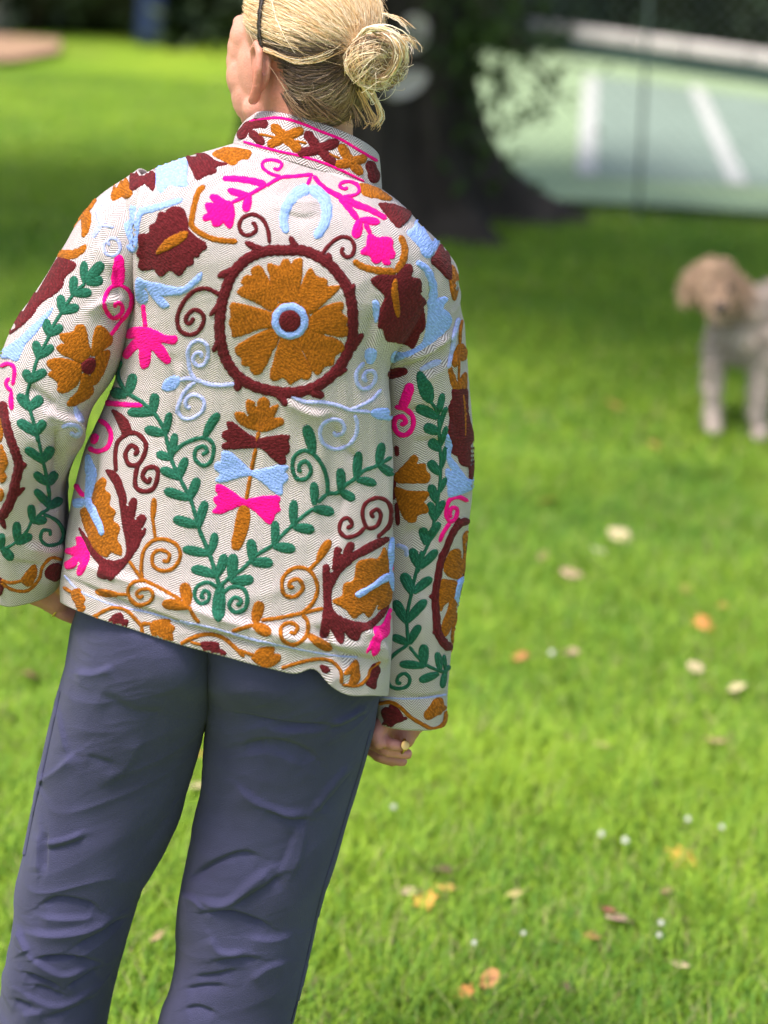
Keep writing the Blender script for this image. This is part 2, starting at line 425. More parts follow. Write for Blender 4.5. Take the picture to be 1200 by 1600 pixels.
# one low bough reaching in front of the court
for sx_ in (-1, 1): bf.tube([Vector((tb.x, tb.y, 4.6)), Vector((tb.x + sx_, tb.y - 2.0, 5.4)), Vector((tb.x + sx_ * 3, tb.y - 4.2, 5.9))], [.2, .13, .05], 8)  # unseen limbs added to carry the sparse shading layer
low = [Vector((tb.x + 0.45, tb.y - 0.1, 1.9)), P(705, -60, 8.6), P(760, 20, 8.5), P(815, 80, 8.45), P(862, 130, 8.4)]
bf.tube(low, [0.09, 0.05, 0.03, 0.018, 0.008], 8)
bf.build('limbs', BARK, tree, True)
cc = [clumps(230, 60, (tb.x + 2.2, tb.y - 2.55, 4.3), (5.2, 1.15, 0.8), 0.24), clumps(170, 60, (tb.x - 3.6, tb.y - 1.7, 4.3), (3.6, 1.15, 0.8), 0.24), clumps(24, 60, (tb.x - 0.4, tb.y - 4.3, 6.0), (6.5, 1.5, 0.7), 0.32)]  # unseen crown shaped by its lawn shadow; sparse last layer added for shade
leaves('crown', np.concatenate(cc), 0.13, tree, (0.025, 0.05, 0.008), (0.06, 0.11, 0.015))
hang = []
for (u, v, n2) in ((700, 40, 50), (735, 75, 46), (770, 45, 36), (785, 105, 34), (820, 70, 10), (830, 150, 26), (800, 170, 24), (760, 185, 22), (850, 110, 16), (720, 130, 34), (690, 95, 40), (725, 200, 18), (770, 270, 14), (740, 240, 20), (870, 160, 6), (745, 150, 8), (690, 10, 30), (740, 10, 22), (800, 20, 14)):
    for _ in range(n2):
        p = P(u + random.gauss(0, 34), v + random.gauss(0, 28), 8.45 + random.gauss(0, 0.25)); hang.append(p)
leaves('low_foliage', hang, 0.042, tree, (0.02, 0.04, 0.008), (0.05, 0.085, 0.014))

def hedge(name, label, cen, size, n, c0, c1, ls=0.09, rz=0.0):
    Rz = np.array(Matrix.Rotation(rz, 3, 'Z')); C0 = np.array((cen[0], cen[1], 0.0))
    turn = lambda q: (np.asarray(q, float) - C0) @ Rz.T + C0
    e = empty(name, (cen[0], cen[1], 0)); tag(e, label, 'hedge')
    cl = []
    for _ in range(n):
        p = np.array([cen[0] + random.uniform(-1, 1) * size[0] / 2, cen[1] + random.uniform(-1, 1) * size[1] / 2, random.random() ** 0.9 * size[2]])
        cl.append(p + np.random.randn(42, 3) * (0.22, 0.16, 0.2))
    q = np.concatenate(cl); q[:, 2] = np.abs(q[:, 2])
    leaves('foliage', turn(q), ls, e, c0, c1)
    bf = Buf()
    for i in range(int(size[0] / 1.2)):
        x = cen[0] - size[0] / 2 + 1.2 * (i + .5) + random.uniform(-.3, .3)
        bf.tube([(x, cen[1], 0), (x + random.uniform(-.1, .1), cen[1] + 0.05, size[2] * 0.5), (x + random.uniform(-.3, .3), cen[1], size[2] * 0.85)], [0.06, 0.045, 0.02], 6)
    bf.v = [tuple(x) for x in turn(bf.v)]; bf.build('stems', BARK, e, True)
    # dense twig core so that no daylight shows through
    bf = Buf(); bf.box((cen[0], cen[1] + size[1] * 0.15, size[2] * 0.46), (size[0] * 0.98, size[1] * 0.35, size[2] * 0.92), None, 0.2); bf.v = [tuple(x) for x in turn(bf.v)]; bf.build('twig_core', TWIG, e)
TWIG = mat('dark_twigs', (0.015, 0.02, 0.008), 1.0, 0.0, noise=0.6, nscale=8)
hl = G(120, 74)
hedge('hedge', 'dark evergreen hedge across the far edge of the lawn at left', (hl.x - 1.5, hl.y + 0.95, 0), (11.5, 1.6, 4.5), 330, (0.010, 0.020, 0.010), (0.028, 0.045, 0.016))
_wd = (WB - WA).normalized(); _wn = Vector((-_wd.y, _wd.x, 0)); hr = WA + (WB - WA) * 0.40 + _wn * 1.25
hedge('hedge', 'tall dark green hedge behind the low coped wall and the court', (hr.x, hr.y, 0), (11.0, 1.8, 5.0), 380, (0.014, 0.032, 0.020), (0.045, 0.075, 0.035), rz=math.atan2(_wd.y, _wd.x))

# navy blue upright board in front of the left hedge
NAVY = mat('navy_paint', (0.018, 0.032, 0.085), 0.5, 0.3, noise=0.15, nscale=5)
bp0 = G(234, 68); br = empty('blue_post', bp0); tag(br, 'dark blue padded post in front of the dark hedge at left', 'post')
bf = Buf(); bf.box(bp0 + Vector((0, 0, 0.75)), (0.24, 0.24, 1.5), None, 0.03); bf.build('post_pad', NAVY, br)
bf = Buf(); bf.box(bp0 + Vector((0, 0, 1.56)), (0.28, 0.28, 0.10), None, 0.03); bf.build('post_cap', NAVY, br)
# grey birch trunk at the left edge
GREYB = mat('grey_bark', (0.16, 0.16, 0.14), 0.9, 0.1, noise=0.4, nscale=10, bump=0.6, bscale=40)
g0 = G(-8, 52); t2 = empty('tree', g0); tag(t2, 'slim grey tree trunk at the top left corner before the hedge', 'tree')
bf = Buf(); bf.tube([g0 + Vector((0, 0, z)) + Vector((0.03 * math.sin(z * 2), 0, 0)) for z in (-0.05, 0.15, 0.5, 1.2, 2.2, 3.2, 4.2)], [0.17, 0.12, 0.10, 0.09, 0.08, 0.06, 0.03], 12); bf.build('trunk', GREYB, t2, True)
leaves('crown', clumps(40, 60, (g0.x, g0.y, 5.0), (1.3, 1.3, 1.2), 0.25), 0.08, t2, (0.03, 0.06, 0.01), (0.07, 0.12, 0.02))

# pale discs made up on the big trunk for bright blurs beyond it
BLUR = mat('bright_blur_pale', (0.48, 0.43, 0.37), 0.8, 0.2, noise=0.3, nscale=12)
TBV = BVHTree.FromPolygons([tuple(v) for v in TRK[0]], TRK[1])
for (u, v, w, h, tl_) in ((632, 132, 0.105, 0.050, 25), (645, 52, 0.070, 0.085, -20)):
    d = ray(u, v).normalized(); hit = TBV.ray_cast(CAM, d)
    if hit[0] is None: continue
    nrm = hit[1] if hit[1].dot(d) < 0 else -hit[1]; nrm = (nrm - d * 1.2).normalized(); xx = nrm.cross(Vector((0, 0, 1))).normalized(); yy = nrm.cross(xx)
    Mx = Matrix((xx, yy, nrm)).transposed() @ Matrix.Rotation(R(tl_), 3, 'Z')
    bf = Buf(); n_ = 28; ring = [(math.cos(6.2832 * k / n_), math.sin(6.2832 * k / n_)) for k in range(n_)]; V_ = []
    for rr, zz in ((1.25, -0.10), (1.15, 0.035), (1.0, 0.05), (0.9, 0.035), (0.5, 0.03), (0.02, 0.032)):
        V_ += [hit[0] + Mx @ Vector((x * w * rr * (1 + .05 * math.sin(5 * k)), y * h * rr, zz)) for k, (x, y) in enumerate(ring)]
    bf.add(V_, [(r * n_ + k, r * n_ + (k + 1) % n_, (r + 1) * n_ + (k + 1) % n_, (r + 1) * n_ + k) for r in range(5) for k in range(n_)])
    bf.build('bright_blur_disc', BLUR, tree, True)['label'] = 'made-up pale disc on the dark trunk for a bright blur beyond it'
# ------------------------------------------------------------------ person
feet = P(150, 2080, 2.10); feet.z = 0
person = empty('person', feet)
tag(person, 'person seen from behind in embroidered cream jacket and navy trousers, blonde hair in a bun', 'person')

def ring_ctrl(rings):
    """rings: (L px, R px, sag px, Y_L, Y_R, Y_near, Y_far) -> L, R, near, far points"""
    out = []
    for (L, Rr, sag, yl, yr, yn, yf) in rings:
        mu, mv = (L[0] + Rr[0]) / 2, (L[1] + Rr[1]) / 2
        a = P(L[0], L[1], yl); b = P(Rr[0], Rr[1], yr)
        nr = P(mu, mv + sag, yn); c = (a + b) / 2
        fr = c + Vector((0, yf - c.y, (c.z - nr.z) * 0.6))
        out.append(np.concatenate([a, b, nr, fr]))
    return np.array(out)
def loft(rings, nl, na, ex=0.8):
    q = crom(ring_ctrl(rings), nl)
    V = np.zeros((nl, na, 3))
    th = np.linspace(0, 2 * np.pi, na)            # starts/ends at the far side (seam there)
    c = np.sin(th); s = -np.cos(th)               # s=-1 far ... +1 near
    ce = np.sign(c) * np.abs(c) ** ex; se = np.sign(s) * np.abs(s) ** ex
    for i in range(nl):
        a, b, nr, fr = q[i, :3], q[i, 3:6], q[i, 6:9], q[i, 9:]
        C = (a + b) / 2; A = (b - a) / 2
        V[i] = C + np.outer(ce, A) + np.outer(np.clip(se, 0, None), nr - C) + np.outer(np.clip(-se, 0, None), fr - C)
    return V
def grid_normals(V):
    du = np.zeros_like(V); dv = np.zeros_like(V)
    du[:, 1:-1] = V[:, 2:] - V[:, :-2]; du[:, 0] = V[:, 1] - V[:, -2]; du[:, -1] = du[:, 0]
    dv[1:-1] = V[2:] - V[:-2]; dv[0] = V[1] - V[0]; dv[-1] = V[-1] - V[-2]
    n = np.cross(dv, du); ln = np.linalg.norm(n, axis=2, keepdims=True); n = n / np.maximum(ln, 1e-9)
    c = V.mean(axis=1, keepdims=True)
    if ((V - c) * n).sum() < 0: n = -n
    return n
def polydist(u, v, pts):
    d = np.full(u.shape, 1e9); tt = np.zeros(u.shape); sg = np.ones(u.shape); n = len(pts) - 1
    for i in range(n):
        ax, ay = pts[i]; bx, by = pts[i + 1]; L2 = (bx - ax) ** 2 + (by - ay) ** 2 + 1e-9
        t = np.clip(((u - ax) * (bx - ax) + (v - ay) * (by - ay)) / L2, 0, 1)
        e = np.hypot(u - ax - t * (bx - ax), v - ay - t * (by - ay))
        k = e < d; d = np.where(k, e, d); tt = np.where(k, (i + t) / n, tt); sg = np.where(k, np.sign((bx - ax) * (v - ay) - (by - ay) * (u - ax)), sg)
    return d, tt, sg
def wrinkle(V, folds, amp_scale=1.0, only_near=True):
    n = grid_normals(V); sh = V.shape; f = V.reshape(-1, 3); u, v = proj_np(f)
    D = np.zeros(len(f))
    for pts, amp, w in folds:
        pp = crom(pts, max(8, 5 * len(pts)))
        d, t, sg = polydist(u, v, [tuple(p) for p in pp])
        soft = np.exp(-d / (1.5 * w)) ; crisp = np.exp(-(d / (0.45 * w)) ** 2)
        D += amp * 1e-3 * np.where(sg > 0, soft, crisp) * np.clip(np.minimum(t, 1 - t) * 5, 0.25, 1)
    nf = n.reshape(-1, 3)
    if only_near:
        view = np.array(CAM) - f; view /= np.linalg.norm(view, axis=1, keepdims=True)
        D *= np.clip((nf * view).sum(1) * 2.5, 0, 1)
    return (f + nf * (D * amp_scale)[:, None]).reshape(sh)
def ripple(V, amp, scale, seed):
    n = grid_normals(V).reshape(-1, 3); f = V.reshape(-1, 3)
    D = vnoise(f, scale, seed) * amp + vnoise(f, scale * 2.3, seed + 1) * amp * 0.45
    return (f + n * D[:, None]).reshape(V.shape)
def crumple(V, amp, scale, seed):
    """sharp-crested creases (ridged noise), stretched along the slope of the folds"""
    n = grid_normals(V).reshape(-1, 3); f = V.reshape(-1, 3); q = f @ np.array([[1.0, 0, 0.45], [0, 1, 0], [-0.9, 0, 2.0]]).T * np.array([0.55, 0.55, 1.0])
    w = vnoise(q, scale * 0.6, seed + 2) * 0.35
    r = (1 - np.abs(vnoise(q + w[:, None] / scale, scale, seed))) ** 2.2 - 0.45
    m = np.clip(0.55 + 0.8 * vnoise(f, 5.0, seed + 5), 0.1, 1.2)
    return (f + n * (r * m * amp)[:, None]).reshape(V.shape)
def grid_faces(nl, na):
    return [(i * na + k, i * na + k + 1, (i + 1) * na + k + 1, (i + 1) * na + k) for i in range(nl - 1) for k in range(na - 1)]
def grid_uv(V):
    nl, na = V.shape[:2]
    seg = np.linalg.norm(np.diff(V, axis=1), axis=2).mean(0); u = np.concatenate([[0], np.cumsum(seg)]); u -= u[-1] / 2
    sv = np.linalg.norm(np.diff(V, axis=0), axis=2).mean(1); v = np.concatenate([[0], np.cumsum(sv)])
    return np.stack(np.meshgrid(u, v), -1).reshape(-1, 2)
def grid_obj(name, V, m, parent, thick=0.0025):
    f = grid_faces(*V.shape[:2]); vv = V.reshape(-1, 3)
    o = mesh_obj(name, vv, f, m, parent, True, uvs=grid_uv(V))
    # outward faces
    me = o.data; n = grid_normals(V).reshape(-1, 3)[V.shape[1] * (V.shape[0] // 2) + V.shape[1] // 2]
    p = me.polygons[(V.shape[1] - 1) * (V.shape[0] // 2) + V.shape[1] // 2]
    if p.normal.dot(Vector(n)) < 0: me.flip_normals()
    if thick:
        md = o.modifiers.new('thickness', 'SOLIDIFY'); md.thickness = thick; md.offset = -1.0
    return o, BVHTree.FromPolygons([tuple(x) for x in vv], f)

# ---- woven herringbone cotton
def herringbone():
    m = bpy.data.materials.new('herringbone_cotton'); m.use_nodes = True; nt = m.node_tree; b = nt.nodes['Principled BSDF']
    b.inputs['Roughness'].default_value = 0.9; b.inputs['Specular IOR Level'].default_value = 0.12; b.inputs['Sheen Weight'].default_value = 0.03
    def math_(op, a, c=None, d=None):
        n = nt.nodes.new('ShaderNodeMath'); n.operation = op
        for i, x in enumerate((a, c, d)):
            if x is None: continue
            if isinstance(x, (int, float)): n.inputs[i].default_value = x
            else: nt.links.new(x, n.inputs[i])
        return n.outputs[0]
    uv = nt.nodes.new('ShaderNodeUVMap'); sp = nt.nodes.new('ShaderNodeSeparateXYZ')
    wob = nt.nodes.new('ShaderNodeTexNoise'); wob.inputs['Scale'].default_value = 9; nt.links.new(uv.outputs[0], wob.inputs['Vector'])
    nt.links.new(uv.outputs[0], sp.inputs[0])
    colw, pitch = 0.0118, 0.0029
    zig = math_('PINGPONG', sp.outputs[0], colw)
    ph = math_('ADD', math_('MULTIPLY', zig, 0.78), sp.outputs[1])
    ph = math_('ADD', ph, math_('MULTIPLY', wob.outputs['Fac'], 0.006))
    s = math_('SINE', math_('MULTIPLY', ph, 2 * math.pi / pitch))
    nz = nt.nodes.new('ShaderNodeTexNoise'); nz.inputs['Scale'].default_value = 420; nz.inputs['Detail'].default_value = 3; nt.links.new(uv.outputs[0], nz.inputs['Vector'])
    s2 = math_('ADD', s, math_('MULTIPLY', math_('SUBTRACT', nz.outputs['Fac'], 0.5), 1.6))
    rp = nt.nodes.new('ShaderNodeValToRGB'); rp.color_ramp.elements[0].position = 0.10; rp.color_ramp.elements[1].position = 0.62
    rp.color_ramp.elements[0].color = (0.175, 0.138, 0.132, 1); rp.color_ramp.elements[1].color = (0.61, 0.525, 0.52, 1)
    nt.links.new(math_('MULTIPLY_ADD', s2, 0.5, 0.5), rp.inputs[0])
    # large soft blotches of the yarn
    bl = nt.nodes.new('ShaderNodeTexNoise'); bl.inputs['Scale'].default_value = 14; nt.links.new(uv.outputs[0], bl.inputs['Vector'])
    hs = nt.nodes.new('ShaderNodeHueSaturation'); mr = nt.nodes.new('ShaderNodeMapRange')
    mr.inputs[1].default_value = 0.3; mr.inputs[2].default_value = 0.7; mr.inputs[3].default_value = 0.92; mr.inputs[4].default_value = 1.06
    nt.links.new(bl.outputs['Fac'], mr.inputs[0]); nt.links.new(mr.outputs[0], hs.inputs['Value']); nt.links.new(rp.outputs[0], hs.inputs['Color'])
    nt.links.new(hs.outputs[0], b.inputs['Base Color'])
    bp = nt.nodes.new('ShaderNodeBump'); bp.inputs['Strength'].default_value = 0.55; bp.inputs['Distance'].default_value = 0.0008
    nt.links.new(s2, bp.inputs['Height']); nt.links.new(bp.outputs[0], b.inputs['Normal'])
    return m
HERR = herringbone()

# ---- jacket body
torso_rings = [
    ((97, 938), (603, 1081), 16, 2.05, 2.03, 1.905, 2.20),
    ((96, 905), (607, 1040), 15, 2.05, 2.03, 1.905, 2.20),
    ((103, 850), (610, 975), 12, 2.05, 2.03, 1.91, 2.20),
    ((112, 775), (612, 890), 10, 2.05, 2.03, 1.92, 2.20),
    ((133, 700), (613, 800), 8, 2.05, 2.03, 1.925, 2.20),
    ((168, 620), (613, 715), 6, 2.05, 2.03, 1.92, 2.21),
    ((190, 550), (611, 640), 4, 2.05, 2.03, 1.91, 2.22),
    ((200, 480), (610, 570), 2, 2.05, 2.04, 1.90, 2.22),
    ((196, 415), (650, 505), 0, 2.05, 2.05, 1.895, 2.22),
    ((188, 350), (682, 440), 0, 2.05, 2.06, 1.90, 2.21),
    ((196, 300), (678, 382), 0, 2.05, 2.06, 1.915, 2.19),
    ((240, 265), (650, 345), 0, 2.06, 2.06, 1.935, 2.17),
    ((305, 240), (622, 315), 0, 2.06, 2.06, 1.955, 2.15),
    ((366, 222), (596, 294), 0, 2.06, 2.06, 1.975, 2.13),
]
TV = loft(torso_rings, 260, 320, 0.74)
# hem lifted by the hip at the right, drooping corner beyond it
u_, v_ = proj_np(TV.reshape(-1, 3)); near = (TV.reshape(-1, 3)[:, 1] < 2.04)
wgt = np.clip((v_ - 960) / 70, 0, 1) * near
dv = (-15 * np.exp(-((u_ - 490) / 20) ** 2) + 8 * np.exp(-((u_ - 545) / 30) ** 2)) * wgt
TV.reshape(-1, 3)[:, 2] -= dv / 1190
jacket_folds = [
    ([(213, 300), (206, 380), (206, 500)], -6, 9), ([(222, 300), (218, 400), (222, 480)], 4, 12),
    ([(120, 880), (200, 905), (330, 960), (480, 1000), (590, 1010)], 5, 14), ([(108, 905), (200, 945), (330, 990), (470, 1020)], -4, 10),
    ([(500, 985), (530, 1020), (600, 1035)], -6, 12), ([(560, 980), (590, 1000), (605, 1050)], 5, 14),
    ([(270, 560), (272, 640), (268, 700)], -4, 7), ([(284, 560), (286, 650)], 3, 10),
    ([(440, 620), (480, 640), (520, 645)], 4, 10), ([(520, 660), (540, 700), (560, 720)], -3, 10),
    ([(590, 470), (575, 560), (590, 640)], -5, 14), ([(600, 580), (608, 700), (604, 860)], 4, 12),
    ([(440, 330), (470, 340), (500, 335)], -2.5, 8), ([(430, 310), (470, 318), (500, 316)], 2.5, 8),
    ([(230, 700), (280, 760), (330, 860)], 3, 22), ([(480, 560), (500, 700), (480, 850)], 3, 26), ([(400, 640), (390, 760)], -2.5, 22),
    ([(150, 700), (140, 780), (130, 860)], -4, 14), ([(540, 760), (520, 860)], -3, 18),
]
TV = ripple(TV, 0.0026, 9, 2); TV = crumple(TV, 0.0026, 11, 41); TV = crumple(TV, 0.0008, 34, 47); TV = wrinkle(TV, jacket_folds, 1.5)
jacket, BT = grid_obj('jacket', TV, HERR, person, 0.003)
jacket['label'] = 'cream herringbone jacket with bright wool embroidery'

# ---- sleeves
sl_rings = [
    ((214, 264), (268, 332), 0, 2.06, 2.05, 1.995, 2.12), ((143, 316), (243, 408), 0, 2.06, 2.04, 1.955, 2.14),
    ((100, 384), (217, 468), 0, 2.05, 2.03, 1.945, 2.13), ((57, 453), (197, 535), 0, 2.04, 2.02, 1.94, 2.12),
    ((17, 513), (176, 590), 0, 2.03, 2.02, 1.935, 2.11), ((-9, 590), (142, 640), 2, 2.02, 2.02, 1.93, 2.10),
    ((-22, 670), (128, 692), 4, 2.02, 2.03, 1.93, 2.10), ((-28, 760), (104, 753), 8, 2.03, 2.05, 1.95, 2.12),
    ((-26, 845), (106, 838), 12, 2.05, 2.07, 1.98, 2.13), ((-16, 900), (100, 888), 16, 2.07, 2.08, 2.00, 2.14),
    ((-6, 934), (92, 906), 22, 2.08, 2.09, 2.02, 2.15)]
SLV = loft(sl_rings, 170, 150, 0.85)
sl_folds = [([(88, 660), (95, 720), (92, 780)], -9, 12), ([(110, 650), (128, 680), (122, 715)], 6, 10), ([(60, 640), (100, 655), (130, 650)], 5, 12),
            ([(160, 480), (180, 500), (195, 500)], -6, 7), ([(130, 490), (165, 470), (195, 470)], 5, 9), ([(180, 420), (190, 470)], -4, 9), ([(150, 380), (178, 420)], 3, 12),
            ([(60, 790), (100, 770)], -4, 12), ([(30, 850), (80, 860), (100, 850)], 4, 12), ([(20, 880), (70, 885)], -3, 9), ([(40, 600), (90, 640)], -4, 14), ([(10, 640), (60, 700)], 3, 18)]
SLV = wrinkle(crumple(ripple(SLV, 0.0022, 12, 5), 0.0030, 15, 43), sl_folds, 1.4)
sleeveL, BSL = grid_obj('sleeve', SLV, HERR, jacket, 0.003)
sr_rings = [
    ((592, 358), (640, 338), 0, 2.06, 2.07, 2.005, 2.13), ((600, 440), (705, 400), 0, 2.07, 2.10, 1.972, 2.17),
    ((596, 520), (721, 478), 0, 2.08, 2.11, 1.98, 2.19), ((592, 610), (731, 578), 0, 2.10, 2.12, 2.005, 2.20),
    ((590, 700), (739, 680), 2, 2.11, 2.13, 2.025, 2.21), ((588, 790), (739, 775), 6, 2.12, 2.13, 2.035, 2.21),
    ((588, 880), (727, 868), 10, 2.12, 2.13, 2.045, 2.21), ((586, 970), (713, 962), 12, 2.12, 2.13, 2.05, 2.21),
    ((584, 1050), (703, 1048), 14, 2.12, 2.13, 2.055, 2.20), ((583, 1118), (700, 1126), 20, 2.12, 2.13, 2.06, 2.20)]
SRV = loft(sr_rings, 190, 150, 0.85)
sr_folds = [([(604, 585), (650, 570), (700, 535)], -8, 9), ([(625, 560), (670, 545), (705, 520)], 6, 9), ([(650, 600), (690, 575), (718, 550)], 4, 10),
            ([(620, 650), (660, 640), (700, 650)], -3, 12), ([(625, 840), (650, 830), (690, 850)], -3, 14), ([(640, 690), (700, 690)], -3, 12), ([(690, 620), (700, 700)], 3, 14),
            ([(610, 1085), (660, 1090), (702, 1082)], -3, 5), ([(620, 900), (660, 950), (650, 1020)], 3, 20)]
SRV = wrinkle(crumple(ripple(SRV, 0.0022, 12, 9), 0.0030, 15, 45), sr_folds, 1.4)
sleeveR, BSR = grid_obj('sleeve', SRV, HERR, jacket, 0.003)
# ---- stand collar
col_rings = [
    ((364, 226), (597, 299), -2, 2.06, 2.06, 1.970, 2.12), ((368, 212), (596, 284), -6, 2.065, 2.065, 1.974, 2.12),
    ((375, 200), (595, 270), -14, 2.07, 2.07, 1.982, 2.12), ((384, 191), (594, 258), -22, 2.075, 2.075, 1.99, 2.12), ((392, 186), (593, 249), -28, 2.08, 2.08, 1.998, 2.12)]
CV = loft(col_rings, 40, 150, 0.9)
collar, BC = grid_obj('collar', CV, HERR, jacket, 0.004)

# ---- trousers
TRO = mat('navy_cotton_twill', (0.044, 0.043, 0.092), 0.85, 0.15, noise=0.13, nscale=14, bump=0.5, bscale=700, sheen=0.06)
ltr = [
    ((128, 850), (345, 905), 6, 2.08, 2.05, 1.945, 2.20), ((122, 930), (336, 985), 10, 2.08, 2.03, 1.925, 2.20), ((110, 985), (331, 1030), 8, 2.08, 2.02, 1.92, 2.20),
    ((100, 1040), (328, 1072), 6, 2.08, 2.02, 1.925, 2.20), ((86, 1100), (326, 1105), 4, 2.08, 2.05, 1.94, 2.20), ((73, 1160), (312, 1160), 4, 2.09, 2.08, 1.96, 2.20),
    ((58, 1225), (295, 1222), 4, 2.09, 2.09, 1.975, 2.20), ((43, 1290), (273, 1295), 4, 2.09, 2.10, 1.985, 2.20), ((30, 1360), (240, 1362), 6, 2.09, 2.10, 1.99, 2.20),
    ((24, 1400), (220, 1400), 8, 2.09, 2.10, 1.995, 2.19), ((23, 1440), (207, 1442), 9, 2.09, 2.10, 2.00, 2.19), ((13, 1485), (194, 1484), 9, 2.10, 2.11, 2.00, 2.19),
    ((2, 1530), (180, 1526), 9, 2.10, 2.11, 2.005, 2.19), ((-6, 1600), (163, 1596), 9, 2.11, 2.12, 2.01, 2.20), ((-30, 1760), (140, 1755), 9, 2.11, 2.12, 2.01, 2.20), ((-52, 1920), (118, 1915), 9, 2.11, 2.12, 2.01, 2.21), ((-70, 2050), (100, 2045), 9, 2.12, 2.12, 2.02, 2.22)]
rtr = [
    ((318, 905), (592, 960), 6, 2.03, 2.08, 1.945, 2.20), ((314, 985), (597, 1030), 10, 2.02, 2.08, 1.925, 2.20), ((317, 1030), (594, 1075), 8, 2.02, 2.08, 1.92, 2.20),
    ((320, 1072), (588, 1105), 6, 2.02, 2.08, 1.925, 2.20), ((324, 1105), (582, 1140), 4, 2.05, 2.08, 1.94, 2.20), ((321, 1160), (571, 1185), 4, 2.08, 2.09, 1.96, 2.20),
    ((316, 1225), (556, 1235), 4, 2.09, 2.09, 1.975, 2.20), ((303, 1292), (538, 1300), 4, 2.10, 2.09, 1.985, 2.20), ((290, 1355), (520, 1358), 6, 2.10, 2.09, 1.99, 2.20),
    ((277, 1402), (504, 1406), 8, 2.10, 2.09, 1.995, 2.19), ((272, 1445), (492, 1448), 9, 2.10, 2.09, 2.00, 2.19), ((274, 1490), (482, 1492), 9, 2.11, 2.10, 2.00, 2.19),
    ((266, 1545), (470, 1545), 9, 2.11, 2.10, 2.005, 2.19), ((246, 1600), (457, 1598), 9, 2.12, 2.11, 2.01, 2.20), ((222, 1760), (422, 1755), 9, 2.12, 2.11, 2.01, 2.20), ((200, 1920), (392, 1915), 9, 2.12, 2.11, 2.01, 2.21), ((182, 2050), (368, 2045), 9, 2.12, 2.12, 2.02, 2.22)]
def tl(x0, y0, s, lst): return [([(x0 + x / s, y0 + y / s) for x, y in p], a * 0.85, w * 1.2) for p, a, w in lst]
tro_folds = tl(280, 1020, 2.758, [
    ([(200, 255), (380, 295), (520, 315), (650, 312)], -7, 6), ([(350, 330), (500, 345), (640, 340)], 4, 8), ([(650, 312), (740, 270), (815, 225)], 5, 8), ([(640, 340), (740, 300), (815, 255)], -4, 7),
    ([(250, 400), (400, 385), (520, 415), (600, 470)], -6, 10), ([(260, 450), (400, 440), (540, 500)], 4, 14), ([(230, 560), (330, 640), (450, 690), (560, 690)], 6, 10), ([(360, 665), (470, 718), (560, 718)], -6, 6),
    ([(560, 700), (650, 580), (740, 470)], 5, 9), ([(600, 690), (680, 600), (760, 500)], -5, 8), ([(20, 990), (150, 910), (260, 870), (340, 880)], -7, 8), ([(60, 1060), (200, 1080), (330, 980), (400, 930)], 8, 12),
    ([(120, 1115), (220, 1115), (310, 1150), (390, 1180)], -10, 6), ([(230, 1090), (350, 1020), (460, 950)], -6, 8), ([(0, 1040), (60, 1060), (120, 1110)], 4, 6), ([(150, 1330), (250, 1320), (350, 1320)], -6, 7),
    ([(60, 1400), (160, 1390), (260, 1370)], -5, 7), ([(20, 1450), (100, 1440), (200, 1440)], -5, 6), ([(130, 1210), (180, 1290), (300, 1290)], 5, 9), ([(20, 1540), (80, 1530), (160, 1560)], -5, 7),
    ([(300, 1420), (380, 1360), (470, 1330)], 4, 10), ([(280, 1230), (400, 1240), (500, 1210)], 4, 12), ([(500, 740), (460, 860), (420, 950)], -4, 9), ([(540, 720), (520, 860), (460, 1000)], 3, 10)])
tro_folds += tl(0, 1300, 2.857, [
    ([(160, 570), (280, 560), (440, 585)], -10, 6), ([(180, 330), (260, 300), (380, 320), (430, 340)], -8, 7), ([(330, 510), (450, 450), (600, 370)], -7, 9), ([(90, 450), (250, 460), (400, 430), (520, 370)], 7, 11),
    ([(110, 630), (190, 660), (270, 695)], -8, 6), ([(300, 690), (380, 650), (450, 610)], -8, 6), ([(110, 540), (200, 610), (290, 640), (420, 600)], 5, 8), ([(60, 750), (150, 780)], -5, 6), ([(200, 830), (330, 790), (440, 730)], -5, 7),
    ([(140, 690), (300, 740)], -5, 6), ([(80, 430), (110, 500), (130, 540)], 7, 7), ([(160, 380), (300, 390), (430, 380)], 5, 9), ([(60, 700), (250, 780), (440, 690)], 4, 7), ([(90, 820), (200, 800)], 4, 7)])
tro_folds += tl(0, 1000, 2.857, [
    ([(170, 640), (250, 590), (350, 500)], 7, 9), ([(250, 290), (300, 520)], 4, 7), ([(190, 910), (290, 890), (380, 855)], 5, 5), ([(200, 940), (300, 915), (390, 880)], -4, 5), ([(180, 850), (170, 1050)], 6, 7), ([(205, 850), (200, 1040)], -4, 6),
    ([(320, 150), (430, 150), (520, 110)], 6, 10), ([(430, 240), (600, 330), (760, 340)], -5, 20), ([(380, 520), (520, 560)], -3, 10), ([(640, 420), (560, 560), (420, 660)], 3, 16), ([(860, 500), (760, 760), (600, 1000)], -3, 14),
    ([(1080, 480), (1190, 470)], -4, 8)])
tv = []; tf = []; tu = []
for rr in (ltr, rtr):
    V = loft(rr, 400, 250, 0.86); V = ripple(V, 0.0030, 9, 21); V = crumple(V, 0.0018, 15, 31); V = crumple(V, 0.0009, 44, 33); V = wrinkle(V, tro_folds)
    n0 = sum(len(x) for x in tv); fl = grid_faces(*V.shape[:2]); nn = grid_normals(V)
    a_, b_, c_ = (V.reshape(-1, 3)[i] for i in fl[len(fl) // 2 + 90][:3])
    if np.dot(np.cross(b_ - a_, c_ - a_), nn.reshape(-1, 3)[fl[len(fl) // 2 + 90][0]]) < 0: fl = [q[::-1] for q in fl]
    tv.append(V.reshape(-1, 3)); tf += [tuple(i + n0 for i in q) for q in fl]; tu.append(grid_uv(V))
trousers = mesh_obj('trousers', np.concatenate(tv), tf, TRO, person, True, uvs=np.concatenate(tu))
